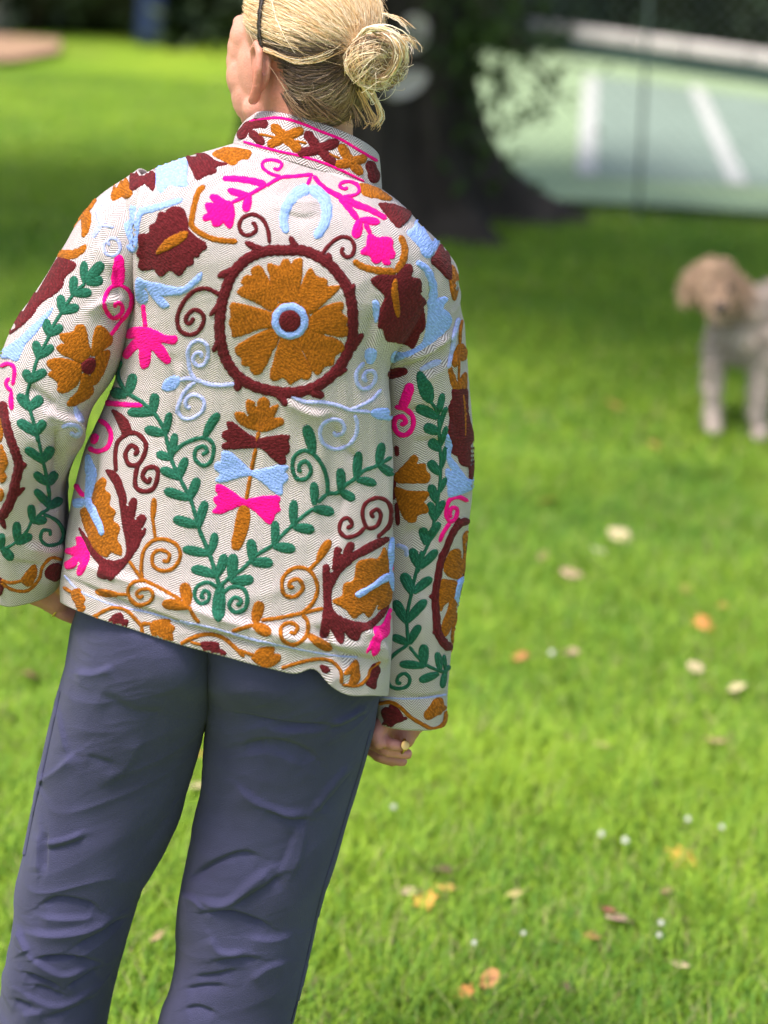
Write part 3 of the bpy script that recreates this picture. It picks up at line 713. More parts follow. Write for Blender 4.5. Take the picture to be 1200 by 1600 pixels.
md = trousers.modifiers.new('thickness', 'SOLIDIFY'); md.thickness = 0.002; md.offset = -1

# side seam stitching on the right leg
# ---- shoes on the grass (below the frame)
SHOE = mat('white_leather', (0.6, 0.58, 0.55), 0.5, 0.4)
for (u, yy) in ((16, 2.10), (276, 2.10)):
    c = P(u, 2080, yy); c.z = 0.0
    bf = Buf(); bf.capsule(c + Vector((0, -0.02, 0.045)), 0.040, c + Vector((-0.02, 0.17, 0.035)), 0.036); bf.capsule(c + Vector((0, -0.02, 0.06)), 0.038, c + Vector((0, 0.03, 0.12)), 0.045)
    v, f, _n = remesh(bf, 0.006, 4); v[:, 2] = np.maximum(v[:, 2], 0.004); mesh_obj('shoe', v, f, SHOE, person)

# ---- body -------------------------------------------------------------------
HC = P(468, 74, 2.075)
PHI = R(40); TILT = R(4)
HM = (Matrix.Rotation(TILT, 3, 'Y') @ Matrix.Rotation(PHI, 3, 'Z'))      # local: +y faces, +x person's right, +z up
def HL(x, y, z): return HC + HM @ Vector((x, y, z))
bf = Buf()
bf.ellipsoid(HL(0, -0.012, 0.030), (0.074, 0.094, 0.084), HM, 32, 20)
bf.ellipsoid(HL(0, 0.020, -0.026), (0.067, 0.074, 0.082), HM, 32, 20)
bf.ellipsoid(HL(0, 0.022, -0.062), (0.058, 0.062, 0.052), HM, 28, 18)
for sx in (-1, 1): bf.ellipsoid(HL(sx * 0.042, 0.048, 0.004), (0.026, 0.028, 0.030), HM); bf.ellipsoid(HL(sx * 0.036, 0.034, -0.062), (0.027, 0.034, 0.040), HM); bf.ellipsoid(HL(sx * 0.040, 0.046, -0.042), (0.027, 0.030, 0.036), HM); bf.ellipsoid(HL(sx * 0.041, 0.052, -0.010), (0.026, 0.027, 0.032), HM)
bf.ellipsoid(HL(0, 0.058, -0.098), (0.026, 0.026, 0.020), HM)                              # chin
bf.capsule(HL(-0.046, 0.012, -0.078), 0.018, HL(-0.018, 0.055, -0.098), 0.016); bf.capsule(HL(0.046, 0.012, -0.078), 0.018, HL(0.018, 0.055, -0.098), 0.016)   # jaw
for sx in (-1, 1):
    bf.ellipsoid(HL(sx * 0.044, 0.056, -0.026), (0.021, 0.021, 0.026), HM)                 # cheeks
    bf.capsule(HL(sx * 0.016, 0.083, 0.020), 0.010, HL(sx * 0.050, 0.062, 0.020), 0.010)    # brow
bf.capsule(HL(0, 0.088, 0.008), 0.009, HL(0, 0.112, -0.034), 0.012)                        # nose
for sx in (-1, 1): bf.ellipsoid(HL(sx * 0.012, 0.097, -0.037), (0.009, 0.011, 0.008), HM)
bf.capsule(HL(-0.018, 0.084, -0.062), 0.006, HL(0.018, 0.084, -0.062), 0.006); bf.capsule(HL(-0.016, 0.081, -0.071), 0.007, HL(0.016, 0.081, -0.071), 0.007)   # lips
bf.capsule(HL(0, -0.022, -0.045), 0.058, P(478, 275, 2.07), 0.060); bf.capsule(P(470, 250, 2.075), 0.062, P(470, 330, 2.065), 0.085)
for sx in (-1, 1):                                                                         # ears: rim, lobe, back
    e = lambda y, z, o=0.0: HL(sx * (0.072 + o), y - 0.016, z * 1.08 - 0.030)
    rim = [e(0.012, 0.004, -.004), e(0.010, 0.024, .003), e(-0.004, 0.034, .009), e(-0.018, 0.026, .014), e(-0.022, 0.008, .015), e(-0.016, -0.012, .010), e(-0.008, -0.026, .005), e(0.002, -0.031, .000)]
    bf.chain(rim, [.0042, .0046, .0048, .0050, .0052, .0058, .0072, .0066])
    bf.ellipsoid(e(-0.006, 0.004, -0.001), (0.007, 0.018, 0.027), HM)
tc = P(385, 600, 2.08); hip = P(350, 930, 2.09)
bf.ellipsoid(tc, (0.13, 0.085, 0.26)); bf.ellipsoid(hip, (0.15, 0.09, 0.14)); bf.ellipsoid(P(450, 420, 2.06), (0.155, 0.075, 0.12))
bf.capsule(P(250, 375, 2.06), 0.050, P(620, 430, 2.07), 0.050)
bf.chain([P(215, 370, 2.055), P(60, 660, 2.02), P(52, 890, 2.075)], [.050, .040, .030])      # left arm
bf.chain([P(650, 430, 2.08), P(665, 740, 2.12), P(643, 1080, 2.13)], [.046, .038, .028])     # right arm
# left hand slipped into the trouser pocket
bf.chain([P(52, 890, 2.075), P(64, 916, 2.085)], [.028, .024])
bf.chain([P(62, 914, 2.085), P(88, 930, 2.088)], [.024, .021]); bf.capsule(P(74, 908, 2.095), .020, P(96, 926, 2.10), .017)
for k, (u0, v0, yy) in enumerate(((99, 924, 2.108), (97, 934, 2.100), (92, 942, 2.092), (84, 947, 2.086))):
    bf.chain([P(u0 - 12, v0 - 8, yy), P(u0 + 14, v0 + 9, yy), P(u0 + 40, v0 + 20, yy + .012), P(u0 + 56, v0 + 36, yy + .015)], [.0105, .0095, .0088, .0078])
bf.chain([P(80, 900, 2.075), P(95, 912, 2.066), P(108, 926, 2.066)], [.012, .0105, .009])
# right hand, loosely curled
bf.chain([P(643, 1080, 2.13), P(640, 1116, 2.135)], [.027, .026]); bf.chain([P(636, 1112, 2.13), P(622, 1138, 2.125)], [.028, .025])
bf.capsule(P(634, 1140, 2.115), .019, P(632, 1150, 2.11), .015); bf.capsule(P(604, 1128, 2.14), .020, P(596, 1146, 2.14), .016)
fing = [  # MCP, PIP, DIP, tip
    ([(616, 1136, 2.12), (588, 1150, 2.088), (612, 1163, 2.068), (632, 1167, 2.07)], .0070),
    ([(608, 1140, 2.13), (577, 1158, 2.10), (604, 1173, 2.078), (637, 1178, 2.082)], .0074),
    ([(602, 1143, 2.145), (572, 1166, 2.118), (596, 1182, 2.098), (629, 1189, 2.10)], .0076),
    ([(600, 1140, 2.16), (573, 1163, 2.145), (590, 1181, 2.128), (614, 1190, 2.125)], .0072)]
for pts, r0 in fing: bf.chain([P(*p) for p in pts], [r0 * 1.15, r0 * 1.05, r0, r0 * .86])
bf.chain([P(618, 1118, 2.11), P(598, 1132, 2.085), P(588, 1148, 2.075), P(592, 1160, 2.07)], [.014, .0115, .010, .0085])
# legs
bf.chain([P(225, 1010, 2.09), P(120, 1420, 2.09), P(18, 2050, 2.11)], [.075, .045, .035]); bf.chain([P(440, 1060, 2.09), P(385, 1420, 2.09), P(278, 2050, 2.11)], [.075, .045, .035])
v, f, nrm = remesh(bf, 0.0027, 2)
SKIN = mat('skin', (0.58, 0.33, 0.235), 0.5, 0.35, noise=0.12, nscale=60, bump=0.30, bscale=420, sss=0.2, attr=True)
# natural colouring: ears, knuckles and hands redder
base = np.tile(np.array([0.54, 0.255, 0.185]), (len(v), 1)); red = np.array([0.50, 0.17, 0.125]); hand = np.array([0.46, 0.19, 0.145])
hl = (v - np.array(HC)) @ np.array(HM)
ear = np.exp(-(((np.abs(hl[:, 0]) - 0.084) / 0.016) ** 2 + ((hl[:, 1] + 0.020) / 0.03) ** 2 + ((hl[:, 2] + .03) / 0.045) ** 2))[:, None]
nap = (np.exp(-(((hl[:, 0] + 0.055) / 0.04) ** 2 + ((hl[:, 1] + 0.03) / 0.04) ** 2 + ((hl[:, 2] + 0.06) / 0.05) ** 2)) * 0.5)[:, None]
base = base * (1 - np.clip(ear * .8 + nap, 0, 1)) + red * np.clip(ear * .8 + nap, 0, 1)
hw = (v[:, 2] < P(600, 1080, 2.1).z + 0.02)[:, None] | ((v[:, 2] < P(60, 880, 2.1).z) & (v[:, 0] < P(180, 930, 2.1).x))[:, None]
base = np.where(hw, hand, base)
lips = ((np.abs(hl[:, 2] + 0.0665) < 0.009) & (np.abs(hl[:, 0]) < 0.022) & (hl[:, 1] > 0.082))[:, None]; base = np.where(lips, np.array([.45, .16, .14]), base)
body = mesh_obj('body', v, f, SKIN, person, True, cols=base)
EYE = mat('eye_white', (0.8, 0.78, 0.75), 0.1, 0.5); IRIS = mat('iris', (0.05, 0.09, 0.13), 0.1, 0.5)
for sx in (-1, 1):
    b2_ = Buf(); b2_.ellipsoid(HL(sx * 0.028, 0.0765, 0.002), (0.010, 0.010, 0.008), HM); e_ = b2_.build('eye', EYE, person, True)
    b2_ = Buf(); b2_.ellipsoid(HL(sx * 0.028, 0.0845, 0.002), (0.0055, 0.0035, 0.0055), HM); b2_.build('iris', IRIS, e_, True)
# rings
GOLD = mat('gold', (0.66, 0.42, 0.13), 0.38, 0.5, metallic=1.0)
def ring_obj(c, n, rad, face):
    n = Vector(n).normalized(); a = n.orthogonal().normalized(); b = n.cross(a); bf = Buf()
    bf.tube([Vector(c) + (a * math.cos(t) + b * math.sin(t)) * rad for t in np.linspace(0, 2 * math.pi, 25)], 0.0013, 8, False)
    if face is not None:
        fd = Vector(face).normalized(); bf.tube([Vector(c) + fd * (rad - .0008), Vector(c) + fd * (rad + .0012), Vector(c) + fd * (rad + .0016)], [.0052, .0056, .0050], 20)
    return bf.build('ring', GOLD, person, True)
c = P(630, 1166, 2.070); ax = (P(632, 1168, 2.07) - P(612, 1163, 2.068)).normalized()
ring_obj(c, ax, 0.0078, (P(637, 1162, 2.05) - c) - ax * ((P(637, 1162, 2.05) - c).dot(ax)))['label'] = 'gold signet ring on the curled hand at right'
c = P(90, 950, 2.086); ring_obj(c, P(98, 956, 2.086) - P(72, 939, 2.086), 0.0106, None)['label'] = 'thin gold ring on the hand slipped into the pocket'

# ---- hair --------------------------------------------------------------------
HCEN = HL(0, -0.012, 0.024)
ELL = [((0, 0, 0.006), (0.082, 0.103, 0.091)), ((0, -0.040, -0.045), (0.062, 0.058, 0.072))]
def shell(d):
    """d: (n,3) unit head-local directions -> radius of the hair surface"""
    best = np.zeros(len(d))
    for c, r in ELL:
        o = -np.array(c) / np.array(r); q = d / np.array(r)
        A = (q * q).sum(1); B = (q * o).sum(1); Cc = (o * o).sum() - 1
        disc = B * B - A * Cc; t = np.where(disc > 0, (-B + np.sqrt(np.maximum(disc, 0))) / A, 0); best = np.maximum(best, t)
    return best
HMn = np.array(HM)
def to_world(d, r): return np.array(HCEN) + (d * r[:, None]) @ HMn.T
bunp = np.array(P(579, 90, 1.995)); bd = (bunp - np.array(HCEN)) @ HMn; bd /= np.linalg.norm(bd)
def hair_ok(d):
    """scalp region in head-local directions"""
    x, y, z = d[:, 0], d[:, 1], d[:, 2]
    az = np.degrees(np.arctan2(np.abs(x), y))               # 0 = front, 180 = back
    el = np.degrees(np.arcsin(np.clip(z, -1, 1)))
    lim = np.interp(az, [0, 30, 50, 60, 72, 84, 98, 110, 122, 140, 180], [46, 42, 26, 10, -4, -8, -8, -22, -42, -58, -62])
    return el - lim
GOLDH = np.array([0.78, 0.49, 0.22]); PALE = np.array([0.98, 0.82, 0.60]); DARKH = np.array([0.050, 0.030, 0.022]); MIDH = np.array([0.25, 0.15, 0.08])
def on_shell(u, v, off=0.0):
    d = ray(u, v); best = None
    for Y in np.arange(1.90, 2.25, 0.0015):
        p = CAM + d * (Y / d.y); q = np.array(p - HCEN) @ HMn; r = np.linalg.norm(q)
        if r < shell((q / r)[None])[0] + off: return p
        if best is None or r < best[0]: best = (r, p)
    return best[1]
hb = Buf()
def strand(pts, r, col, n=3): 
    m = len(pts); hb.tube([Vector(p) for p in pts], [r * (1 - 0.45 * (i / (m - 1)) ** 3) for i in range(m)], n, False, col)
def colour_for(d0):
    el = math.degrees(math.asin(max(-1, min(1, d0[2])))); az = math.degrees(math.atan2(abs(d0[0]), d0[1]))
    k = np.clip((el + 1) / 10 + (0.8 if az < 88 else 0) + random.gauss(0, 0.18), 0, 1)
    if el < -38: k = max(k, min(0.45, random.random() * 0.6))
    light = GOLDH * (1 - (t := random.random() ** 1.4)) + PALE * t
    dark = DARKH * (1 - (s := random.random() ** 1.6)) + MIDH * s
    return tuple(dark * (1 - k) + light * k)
cnt = 0
while cnt < 7600:
    d0 = np.random.randn(3); d0 /= np.linalg.norm(d0)
    ok = hair_ok(d0[None])[0]
    if ok < 0: continue
    ang = math.acos(np.clip(d0 @ bd, -1, 1))
    if ang < 0.30: continue
    if ok > 14 and random.random() < 0.35: continue
    cnt += 1
    m = 11 if ang < 0.9 else 16
    t = np.linspace(0, 1, m); te = t * (1 - 0.20 / ang)
    s0 = np.sin((1 - te) * ang) / math.sin(ang); s1 = np.sin(te * ang) / math.sin(ang)
    d = s0[:, None] * d0 + s1[:, None] * bd
    # strands sweep: upper hair sags a little, nape hair lifts
    side = np.cross(d0, bd); side /= np.linalg.norm(side) + 1e-9
    amp = random.gauss(0, 0.05); frq = random.uniform(1, 2.5); ph = random.uniform(0, 6)
    d = d + side * (amp * np.sin(np.pi * t) + 0.014 * np.sin(frq * 6 * t + ph))[:, None] + np.array([0, 0, 0.05]) * (np.sin(np.pi * t) * (-0.6 if d0[2] > 0.2 else 0.3))[:, None]
    d /= np.linalg.norm(d, axis=1, keepdims=True)
    lift = 0.0005 + 0.0065 * random.random() ** 2
    r = shell(d) - 0.002 + lift * np.sin(np.pi * np.clip(t * 1.1 + 0.05, 0, 1)) + 0.006 * t ** 6
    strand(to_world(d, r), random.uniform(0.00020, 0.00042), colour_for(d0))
# bun: twisted coil of locks
bdir = HMn @ bd; bdir = Vector(bdir); bc = Vector(bunp) + bdir * 0.006
ba = bdir.cross(Vector((0, 0, 1))).normalized(); bb = ba.cross(bdir).normalized()
for k in range(1300):
    t0 = random.uniform(0, 2 * math.pi); span = random.uniform(1.4, 4.4); ph = random.uniform(0, 2 * math.pi)
    Rm = 0.0172 + random.gauss(0, 0.0030); rm = 0.0148 * math.sqrt(random.uniform(0.5, 1.3)); tw = random.choice((0.9, 1.4, 1.9, 2.3, -1.2)) ; pts = []
    for j in range(14):
        w = t0 + span * j / 13; a = ph + tw * (w - t0)
        e = 1.08 + 0.10 * math.sin(w * 2 + 1)
        rr = Rm + rm * math.cos(a)
        pts.append(bc + (ba * math.cos(w) * 1.12 + bb * math.sin(w) * 0.96) * rr * e + bdir * (rm * math.sin(a) * 1.25 + 0.006))
    c = GOLDH * (1 - (q := random.random())) + PALE * q
    if random.random() < 0.34: c = MIDH * (0.7 + 0.6 * random.random())
    strand(pts, random.uniform(0.00028, 0.00058), tuple(c))
# hair entering the bun, tie area
for k in range(260):
    w = random.uniform(0, 2 * math.pi); pts = []
    for j in range(9):
        t = j / 8; rr = 0.040 * (1 - t) + 0.010 * t
        pts.append(bc - bdir * (0.024 - 0.034 * t) + (ba * math.cos(w + t * .8) + bb * math.sin(w + t * .8)) * rr)
    c = (GOLDH if w % 6.28 < 3.3 else MIDH) * random.uniform(0.7, 1.2); strand(pts, 0.0007, tuple(c))
# frizz standing off the hair surface
fz = 0
while fz < 330:
    d0 = np.random.randn(3); d0 /= np.linalg.norm(d0)
    if hair_ok(d0[None])[0] < 2: continue
    fz += 1; t = np.linspace(0, 1, 9); tgt = bd + np.random.randn(3) * 0.35
    d = d0[None] + (tgt - d0)[None] * (t * random.uniform(0.15, 0.5))[:, None] + np.random.randn(3)[None] * 0.06 * np.sin(3 * t)[:, None]; d /= np.linalg.norm(d, axis=1, keepdims=True)
    strand(to_world(d, shell(d) + 0.001 + random.uniform(0.003, 0.012) * t ** 1.3), 0.00022, colour_for(d0))
for _ in range(130):                                     # stray loops on the bun
    w = random.uniform(0, 6.28); c0 = bc + (ba * math.cos(w) + bb * math.sin(w)) * random.uniform(.012, .036) + bdir * random.uniform(-.006, .026)
    ax_ = Vector(np.random.randn(3)).normalized(); bx_ = ax_.orthogonal().normalized(); cx_ = ax_.cross(bx_); rr = random.uniform(.008, .020); a0 = random.uniform(0, 6.28)
    strand([c0 + (bx_ * math.cos(a0 + 0.35 * j) + cx_ * math.sin(a0 + .35 * j)) * rr + bdir * 0.0008 * j for j in range(9)], 0.00035, tuple(PALE * random.uniform(.7, 1.0)))
# loose locks: px paths (u, v, Y)
def lock(path, n, spread, r, cols, jit=0.004):
    for _ in range(n):
        o = Vector((random.gauss(0, spread), random.gauss(0, spread), random.gauss(0, spread * .6))); k = random.uniform(0.75, 1.0)
        pts = crom([list((P(*p) if len(p) == 3 else on_shell(p[0], p[1], 0.004)) + o * (0.35 + 0.65 * i / (len(path) - 1))) for i, p in enumerate(path)], 16)
        pts = pts[:max(6, int(16 * k))] + np.random.randn(max(6, int(16 * k)), 3) * jit * 0.1
        strand(pts, r * random.uniform(.7, 1.2), tuple(np.array(random.choice(cols)) * random.uniform(.8, 1.15)))
lock([(560, 60, 1.985), (548, 85, 1.975), (553, 112, 1.97), (572, 140, 1.975), (588, 168, 1.985)], 34, .0028, .0006, [GOLDH, PALE, GOLDH])
lock([(555, 70, 1.98), (575, 45, 1.96), (608, 48, 1.95), (632, 70, 1.955), (630, 100, 1.96)], 60, .0035, .0007, [GOLDH, PALE, PALE])
lock([(585, 50, 1.96), (612, 60, 1.94), (622, 88, 1.94), (606, 118, 1.95), (580, 124, 1.96)], 60, .004, .0007, [GOLDH, MIDH, PALE])
lock([(575, 130, 1.99), (588, 160, 1.995), (595, 182, 2.0), (586, 195, 2.0), (574, 190, 2.0)], 26, .004, .0004, [GOLDH, PALE, MIDH])
lock([(560, 140, 1.995), (578, 175, 2.0), (584, 190, 2.0), (576, 198, 2.0)], 22, .006, .0004, [GOLDH, MIDH])
lock([(540, 150, 2.0), (556, 180, 2.0), (558, 200, 2.0)], 40, .007, .0004, [MIDH, DARKH, GOLDH])
lock([(480, 150), (505, 172), (528, 186)], 60, .010, .0004, [DARKH, MIDH])
lock([(445, 145), (466, 170), (490, 186)], 50, .008, .0004, [DARKH, MIDH])
lock([(424, 2), (434, 36), (452, 70), (473, 104)], 7, .0022, .0004, [PALE])
lock([(400, 72), (430, 82), (466, 94), (505, 86), (540, 66)], 26, .0045, .0004, [PALE, GOLDH])
lock([(600, 20, 1.99), (625, 30, 1.98), (645, 50, 1.97)], 14, .006, .00035, [PALE, GOLDH])
lock([(610, 55, 1.96), (640, 62, 1.96), (655, 80, 1.96)], 12, .005, .00035, [PALE, GOLDH])
HAIR = mat('blonde_hair', (0.5, 0.35, 0.15), 0.42, 0.45, attr=True)
hair = hb.build('hair', HAIR, person, True)
hair['label'] = 'blonde hair swept back over darker roots into a messy bun'
# scalp hair layer under the strands
nu, nv = 96, 72; dd = []
for i in range(nv + 1):
    ph = math.pi * i / nv
    for k in range(nu): th = 2 * math.pi * k / nu; dd.append((math.sin(ph) * math.cos(th), math.sin(ph) * math.sin(th), math.cos(ph)))
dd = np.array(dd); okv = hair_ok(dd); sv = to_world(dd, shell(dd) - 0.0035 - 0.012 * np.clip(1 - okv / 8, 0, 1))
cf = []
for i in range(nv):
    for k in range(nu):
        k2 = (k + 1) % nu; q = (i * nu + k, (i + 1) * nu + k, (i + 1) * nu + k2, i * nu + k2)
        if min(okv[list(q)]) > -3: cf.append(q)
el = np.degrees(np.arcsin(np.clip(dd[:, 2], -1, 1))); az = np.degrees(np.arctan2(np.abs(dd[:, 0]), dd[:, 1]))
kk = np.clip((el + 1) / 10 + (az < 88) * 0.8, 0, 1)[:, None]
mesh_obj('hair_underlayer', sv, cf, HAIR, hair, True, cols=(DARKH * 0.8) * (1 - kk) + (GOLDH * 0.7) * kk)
bfb = Buf(); bfb.ellipsoid(bc + bdir * 0.004, (0.030, 0.026, 0.026), Matrix((ba, bb, bdir)).transposed(), 20, 14)
bo = bfb.build('bun_core', mat('bun_core_hair', tuple(MIDH * 0.8), 0.6, 0.2, noise=0.3, nscale=80), hair, True)
# braided dark headband
BAND = mat('dark_braid', (0.030, 0.020, 0.016), 0.5, 0.4, noise=0.5, nscale=120)
bfh = Buf(); M_ = 90
ctrl = [on_shell(413, 74), on_shell(415, 35), on_shell(416, -8)]
dl = [np.array(p - HCEN) @ HMn for p in ctrl]; e1 = dl[0] / np.linalg.norm(dl[0]); e2 = dl[2] / np.linalg.norm(dl[2])
nrm_ = np.cross(e1, e2); nrm_ /= np.linalg.norm(nrm_); e2 = np.cross(nrm_, e1)
for s in range(3):
    pts = []
    for j in range(M_):
        a = -0.05 + 2.5 * j / (M_ - 1); d = (e1 * math.cos(a) + e2 * math.sin(a)); d = d / np.linalg.norm(d)
        w = a * 62 + s * 2.094; off = nrm_ * 0.022 * math.cos(w)
        d2 = d + off; d2 /= np.linalg.norm(d2); r_ = shell(d2[None])[0] + 0.0050 + 0.0012 * math.sin(w * 2)
        pts.append(Vector(to_world(d2[None], np.array([r_]))[0]))
    bfh.tube(pts, 0.0017, 6)
bfh.build('headband', BAND, person, True)['label'] = 'thin dark braided headband over the blonde hair'
# ------------------------------------------------------------------ wool embroidery on the jacket
def wool(name, c, dark):
    m = bpy.data.materials.new(name); m.use_nodes = True; nt = m.node_tree; b = nt.nodes['Principled BSDF']
    b.inputs['Roughness'].default_value = 0.95; b.inputs['Specular IOR Level'].default_value = 0.05
    b.inputs['Sheen Weight'].default_value = 0.04; b.inputs['Sheen Roughness'].default_value = 0.6
    uv = nt.nodes.new('ShaderNodeUVMap')
    mp = nt.nodes.new('ShaderNodeMapping'); mp.inputs['Scale'].default_value = (310, 560, 1); nt.links.new(uv.outputs[0], mp.inputs[0])
    vo = nt.nodes.new('ShaderNodeTexVoronoi'); vo.inputs['Scale'].default_value = 1.0; vo.inputs['Randomness'].default_value = 0.75; nt.links.new(mp.outputs[0], vo.inputs['Vector'])
    nz = nt.nodes.new('ShaderNodeTexNoise'); nz.inputs['Scale'].default_value = 260; nz.inputs['Detail'].default_value = 5; nt.links.new(uv.outputs[0], nz.inputs['Vector'])
    wv = nt.nodes.new('ShaderNodeTexWave'); wv.inputs['Scale'].default_value = 75; wv.inputs['Distortion'].default_value = 6.0; wv.inputs['Detail'].default_value = 2; wv.inputs['Detail Scale'].default_value = 1.2; wv.bands_direction = 'Y'
    nt.links.new(uv.outputs[0], wv.inputs['Vector'])
    a0 = nt.nodes.new('ShaderNodeMath'); a0.operation = 'MULTIPLY_ADD'; a0.inputs[1].default_value = 0.22; nt.links.new(wv.outputs['Fac'], a0.inputs[0]); nt.links.new(vo.outputs['Distance'], a0.inputs[2])
    ad = nt.nodes.new('ShaderNodeMath'); ad.operation = 'ADD'; nt.links.new(a0.outputs[0], ad.inputs[0]); nt.links.new(nz.outputs['Fac'], ad.inputs[1])
    rp = nt.nodes.new('ShaderNodeValToRGB'); rp.color_ramp.elements[0].position = 0.40; rp.color_ramp.elements[1].position = 1.0
    rp.color_ramp.elements[0].color = (*[min(x * 1.18, 0.95) for x in c], 1); rp.color_ramp.elements[1].color = (*[x * dark for x in c], 1)
    nt.links.new(ad.outputs[0], rp.inputs[0]); nt.links.new(rp.outputs[0], b.inputs['Base Color'])
    sc_ = nt.nodes.new('ShaderNodeMath'); sc_.operation = 'MULTIPLY'; sc_.inputs[1].default_value = 0.74; nt.links.new(ad.outputs[0], sc_.inputs[0]); nt.links.new(sc_.outputs[0], rp.inputs[0])
    iv = nt.nodes.new('ShaderNodeMath'); iv.operation = 'MULTIPLY'; iv.inputs[1].default_value = -1.0; nt.links.new(ad.outputs[0], iv.inputs[0])
    bp = nt.nodes.new('ShaderNodeBump'); bp.inputs['Strength'].default_value = 0.85; bp.inputs['Distance'].default_value = 0.0011
    nt.links.new(iv.outputs[0], bp.inputs['Height']); nt.links.new(bp.outputs[0], b.inputs['Normal'])
    return m
YARN = {'M': (wool('maroon_wool', (0.125, 0.012, 0.016), 0.55), 'maroon'), 'O': (wool('ochre_wool', (0.40, 0.120, 0.007), 0.5), 'ochre'),
        'K': (wool('pink_wool', (0.82, 0.004, 0.21), 0.80), 'hot pink'), 'B': (wool('blue_wool', (0.27, 0.385, 0.80), 0.75), 'sky blue'),
        'L': (wool('lilac_wool', (0.38, 0.41, 0.72), 0.75), 'pale lilac blue'), 'G': (wool('green_wool', (0.022, 0.135, 0.082), 0.55), 'green')}
TGT = [BT]; TF = [0.0, 0.0, 1.0]; PARENT = [jacket]
def on(*b): TGT[:] = b
def tile(x0, y0, s): TF[:] = [x0, y0, s]
def tp(pts): return np.array([(TF[0] + x / TF[2], TF[1] + y / TF[2]) for x, y in pts], float)
MPX = 1 / 1230.0
PRJ = [None]
def aim(u, v):
    if PRJ[0] is None: return CAM, ray(u, v).normalized()
    o, f, r, w = PRJ[0]; return o, (f + r * (u / 1230.0) - w * (v / 1230.0)).normalized()
def drape(uvpx, hgt):
    """pattern points laid on the cloth; points just past its edge wrap round it; None where the cloth is not reached"""
    out = []
    for (u, v), h in zip(uvpx, hgt):
        EY, d = aim(u, v); best = None
        for t in TGT:
            hit = t.ray_cast(EY, d)
            if hit[0] is not None and (best is None or hit[3] < best[3]): best = hit
        if best is None and (PRJ[0] is not None or len(TGT) > 1): out.append(None); continue
        if best is None:
            p = CAM + d * (2.06 / d.y)
            for t in TGT:
                q = t.find_nearest(p, 0.06)
                if q[0] is None: continue
                lat = (q[0] - CAM) - d * (q[0] - CAM).dot(d)
                if lat.length < 0.007 and (best is None or lat.length < best[3]): best = (q[0], q[1], 0, lat.length)
            if best is None: out.append(None); continue
            c = best[0]; n = best[1]
            if n.dot(c - Vector((CEN_X, 2.06, c.z))) < 0: n = -n
            out.append(c + n * h); continue
        n = best[1]
        if n.dot(d) > 0: n = -n
        if abs(n.dot(d)) < 0.45: h = h + 0.0009
        n = (n * 0.8 - d * 0.2).normalized()
        out.append(best[0] + n * h)
    return out
CEN_X = float(P(380, 700, 2.06).x)
NP = [0]
def emit(kind, col, pts2, hgt, faces, uv):
    P3 = drape(pts2, hgt); keep = {}; vs = []; us = []
    for i, p in enumerate(P3):
        if p is not None: keep[i] = len(vs); vs.append(p); us.append(uv[i])
    fs = [tuple(keep[i] for i in f) for f in faces if all(i in keep for i in f)]
    # drop faces torn across a fold edge
    ok = []
    for f in fs:
        q = [vs[i] for i in f]
        if max((q[i] - q[i - 1]).length for i in range(len(q))) < 0.022: ok.append(f)
    if len(ok) < 4: return
    par = list(range(len(vs)))                 # keep the one connected piece
    def fd(i):
        while par[i] != i: par[i] = par[par[i]]; i = par[i]
        return i
    for f in ok:
        for i in f[1:]: par[fd(i)] = fd(f[0])
    cnt_ = {}
    for f in ok: r_ = fd(f[0]); cnt_[r_] = cnt_.get(r_, 0) + 1
    big_ = max(cnt_, key=cnt_.get); ok = [f for f in ok if fd(f[0]) == big_]
    use = sorted({i for f in ok for i in f}); mp_ = {i: k for k, i in enumerate(use)}
    vs = [vs[i] for i in use]; us = [us[i] for i in use]; ok = [tuple(mp_[i] for i in f) for f in ok]
    m, cn = YARN[col]
    o = mesh_obj('embroidered_' + kind, vs, ok, m, PARENT[0], True, uvs=us)
    o['label'] = '%s wool embroidered %s' % (cn, kind); NP[0] += 1
    me = o.data
    if me.polygons[len(me.polygons) // 2].normal.dot(vs[ok[len(ok) // 2][0]] - (CAM if PRJ[0] is None else PRJ[0][0])) > 0: me.flip_normals()
def ribbon(kind, col, c, w, H):
    """c: (n,2) centre px, w: (n,) full width px"""
    n = len(c); t = np.gradient(c, axis=0); t /= np.linalg.norm(t, axis=1, keepdims=True) + 1e-9; nr = np.stack([-t[:, 1], t[:, 0]], 1)
    ks = np.array([-1, -.86, -.5, 0, .5, .86, 1]); hs = np.sqrt(np.clip(1 - ks ** 2, 0, 1))
    p = (c[:, None] + nr[:, None] * (ks[None, :, None] * w[:, None, None] / 2)).reshape(-1, 2)
    hh = (np.minimum(H, 0.55 * w * MPX)[:, None] * hs[None] - 0.0004).ravel()
    s = np.concatenate([[0], np.cumsum(np.linalg.norm(np.diff(c, axis=0), axis=1))]) * MPX
    uv = np.stack([np.repeat(s, 7), (ks[None] * w[:, None] / 2 * MPX).ravel()], 1) + np.random.rand(2)
    k = len(ks); f = [(i * k + j, i * k + j + 1, (i + 1) * k + j + 1, (i + 1) * k + j) for i in range(n - 1) for j in range(k - 1)]
    emit(kind, col, p, hh, f, uv)
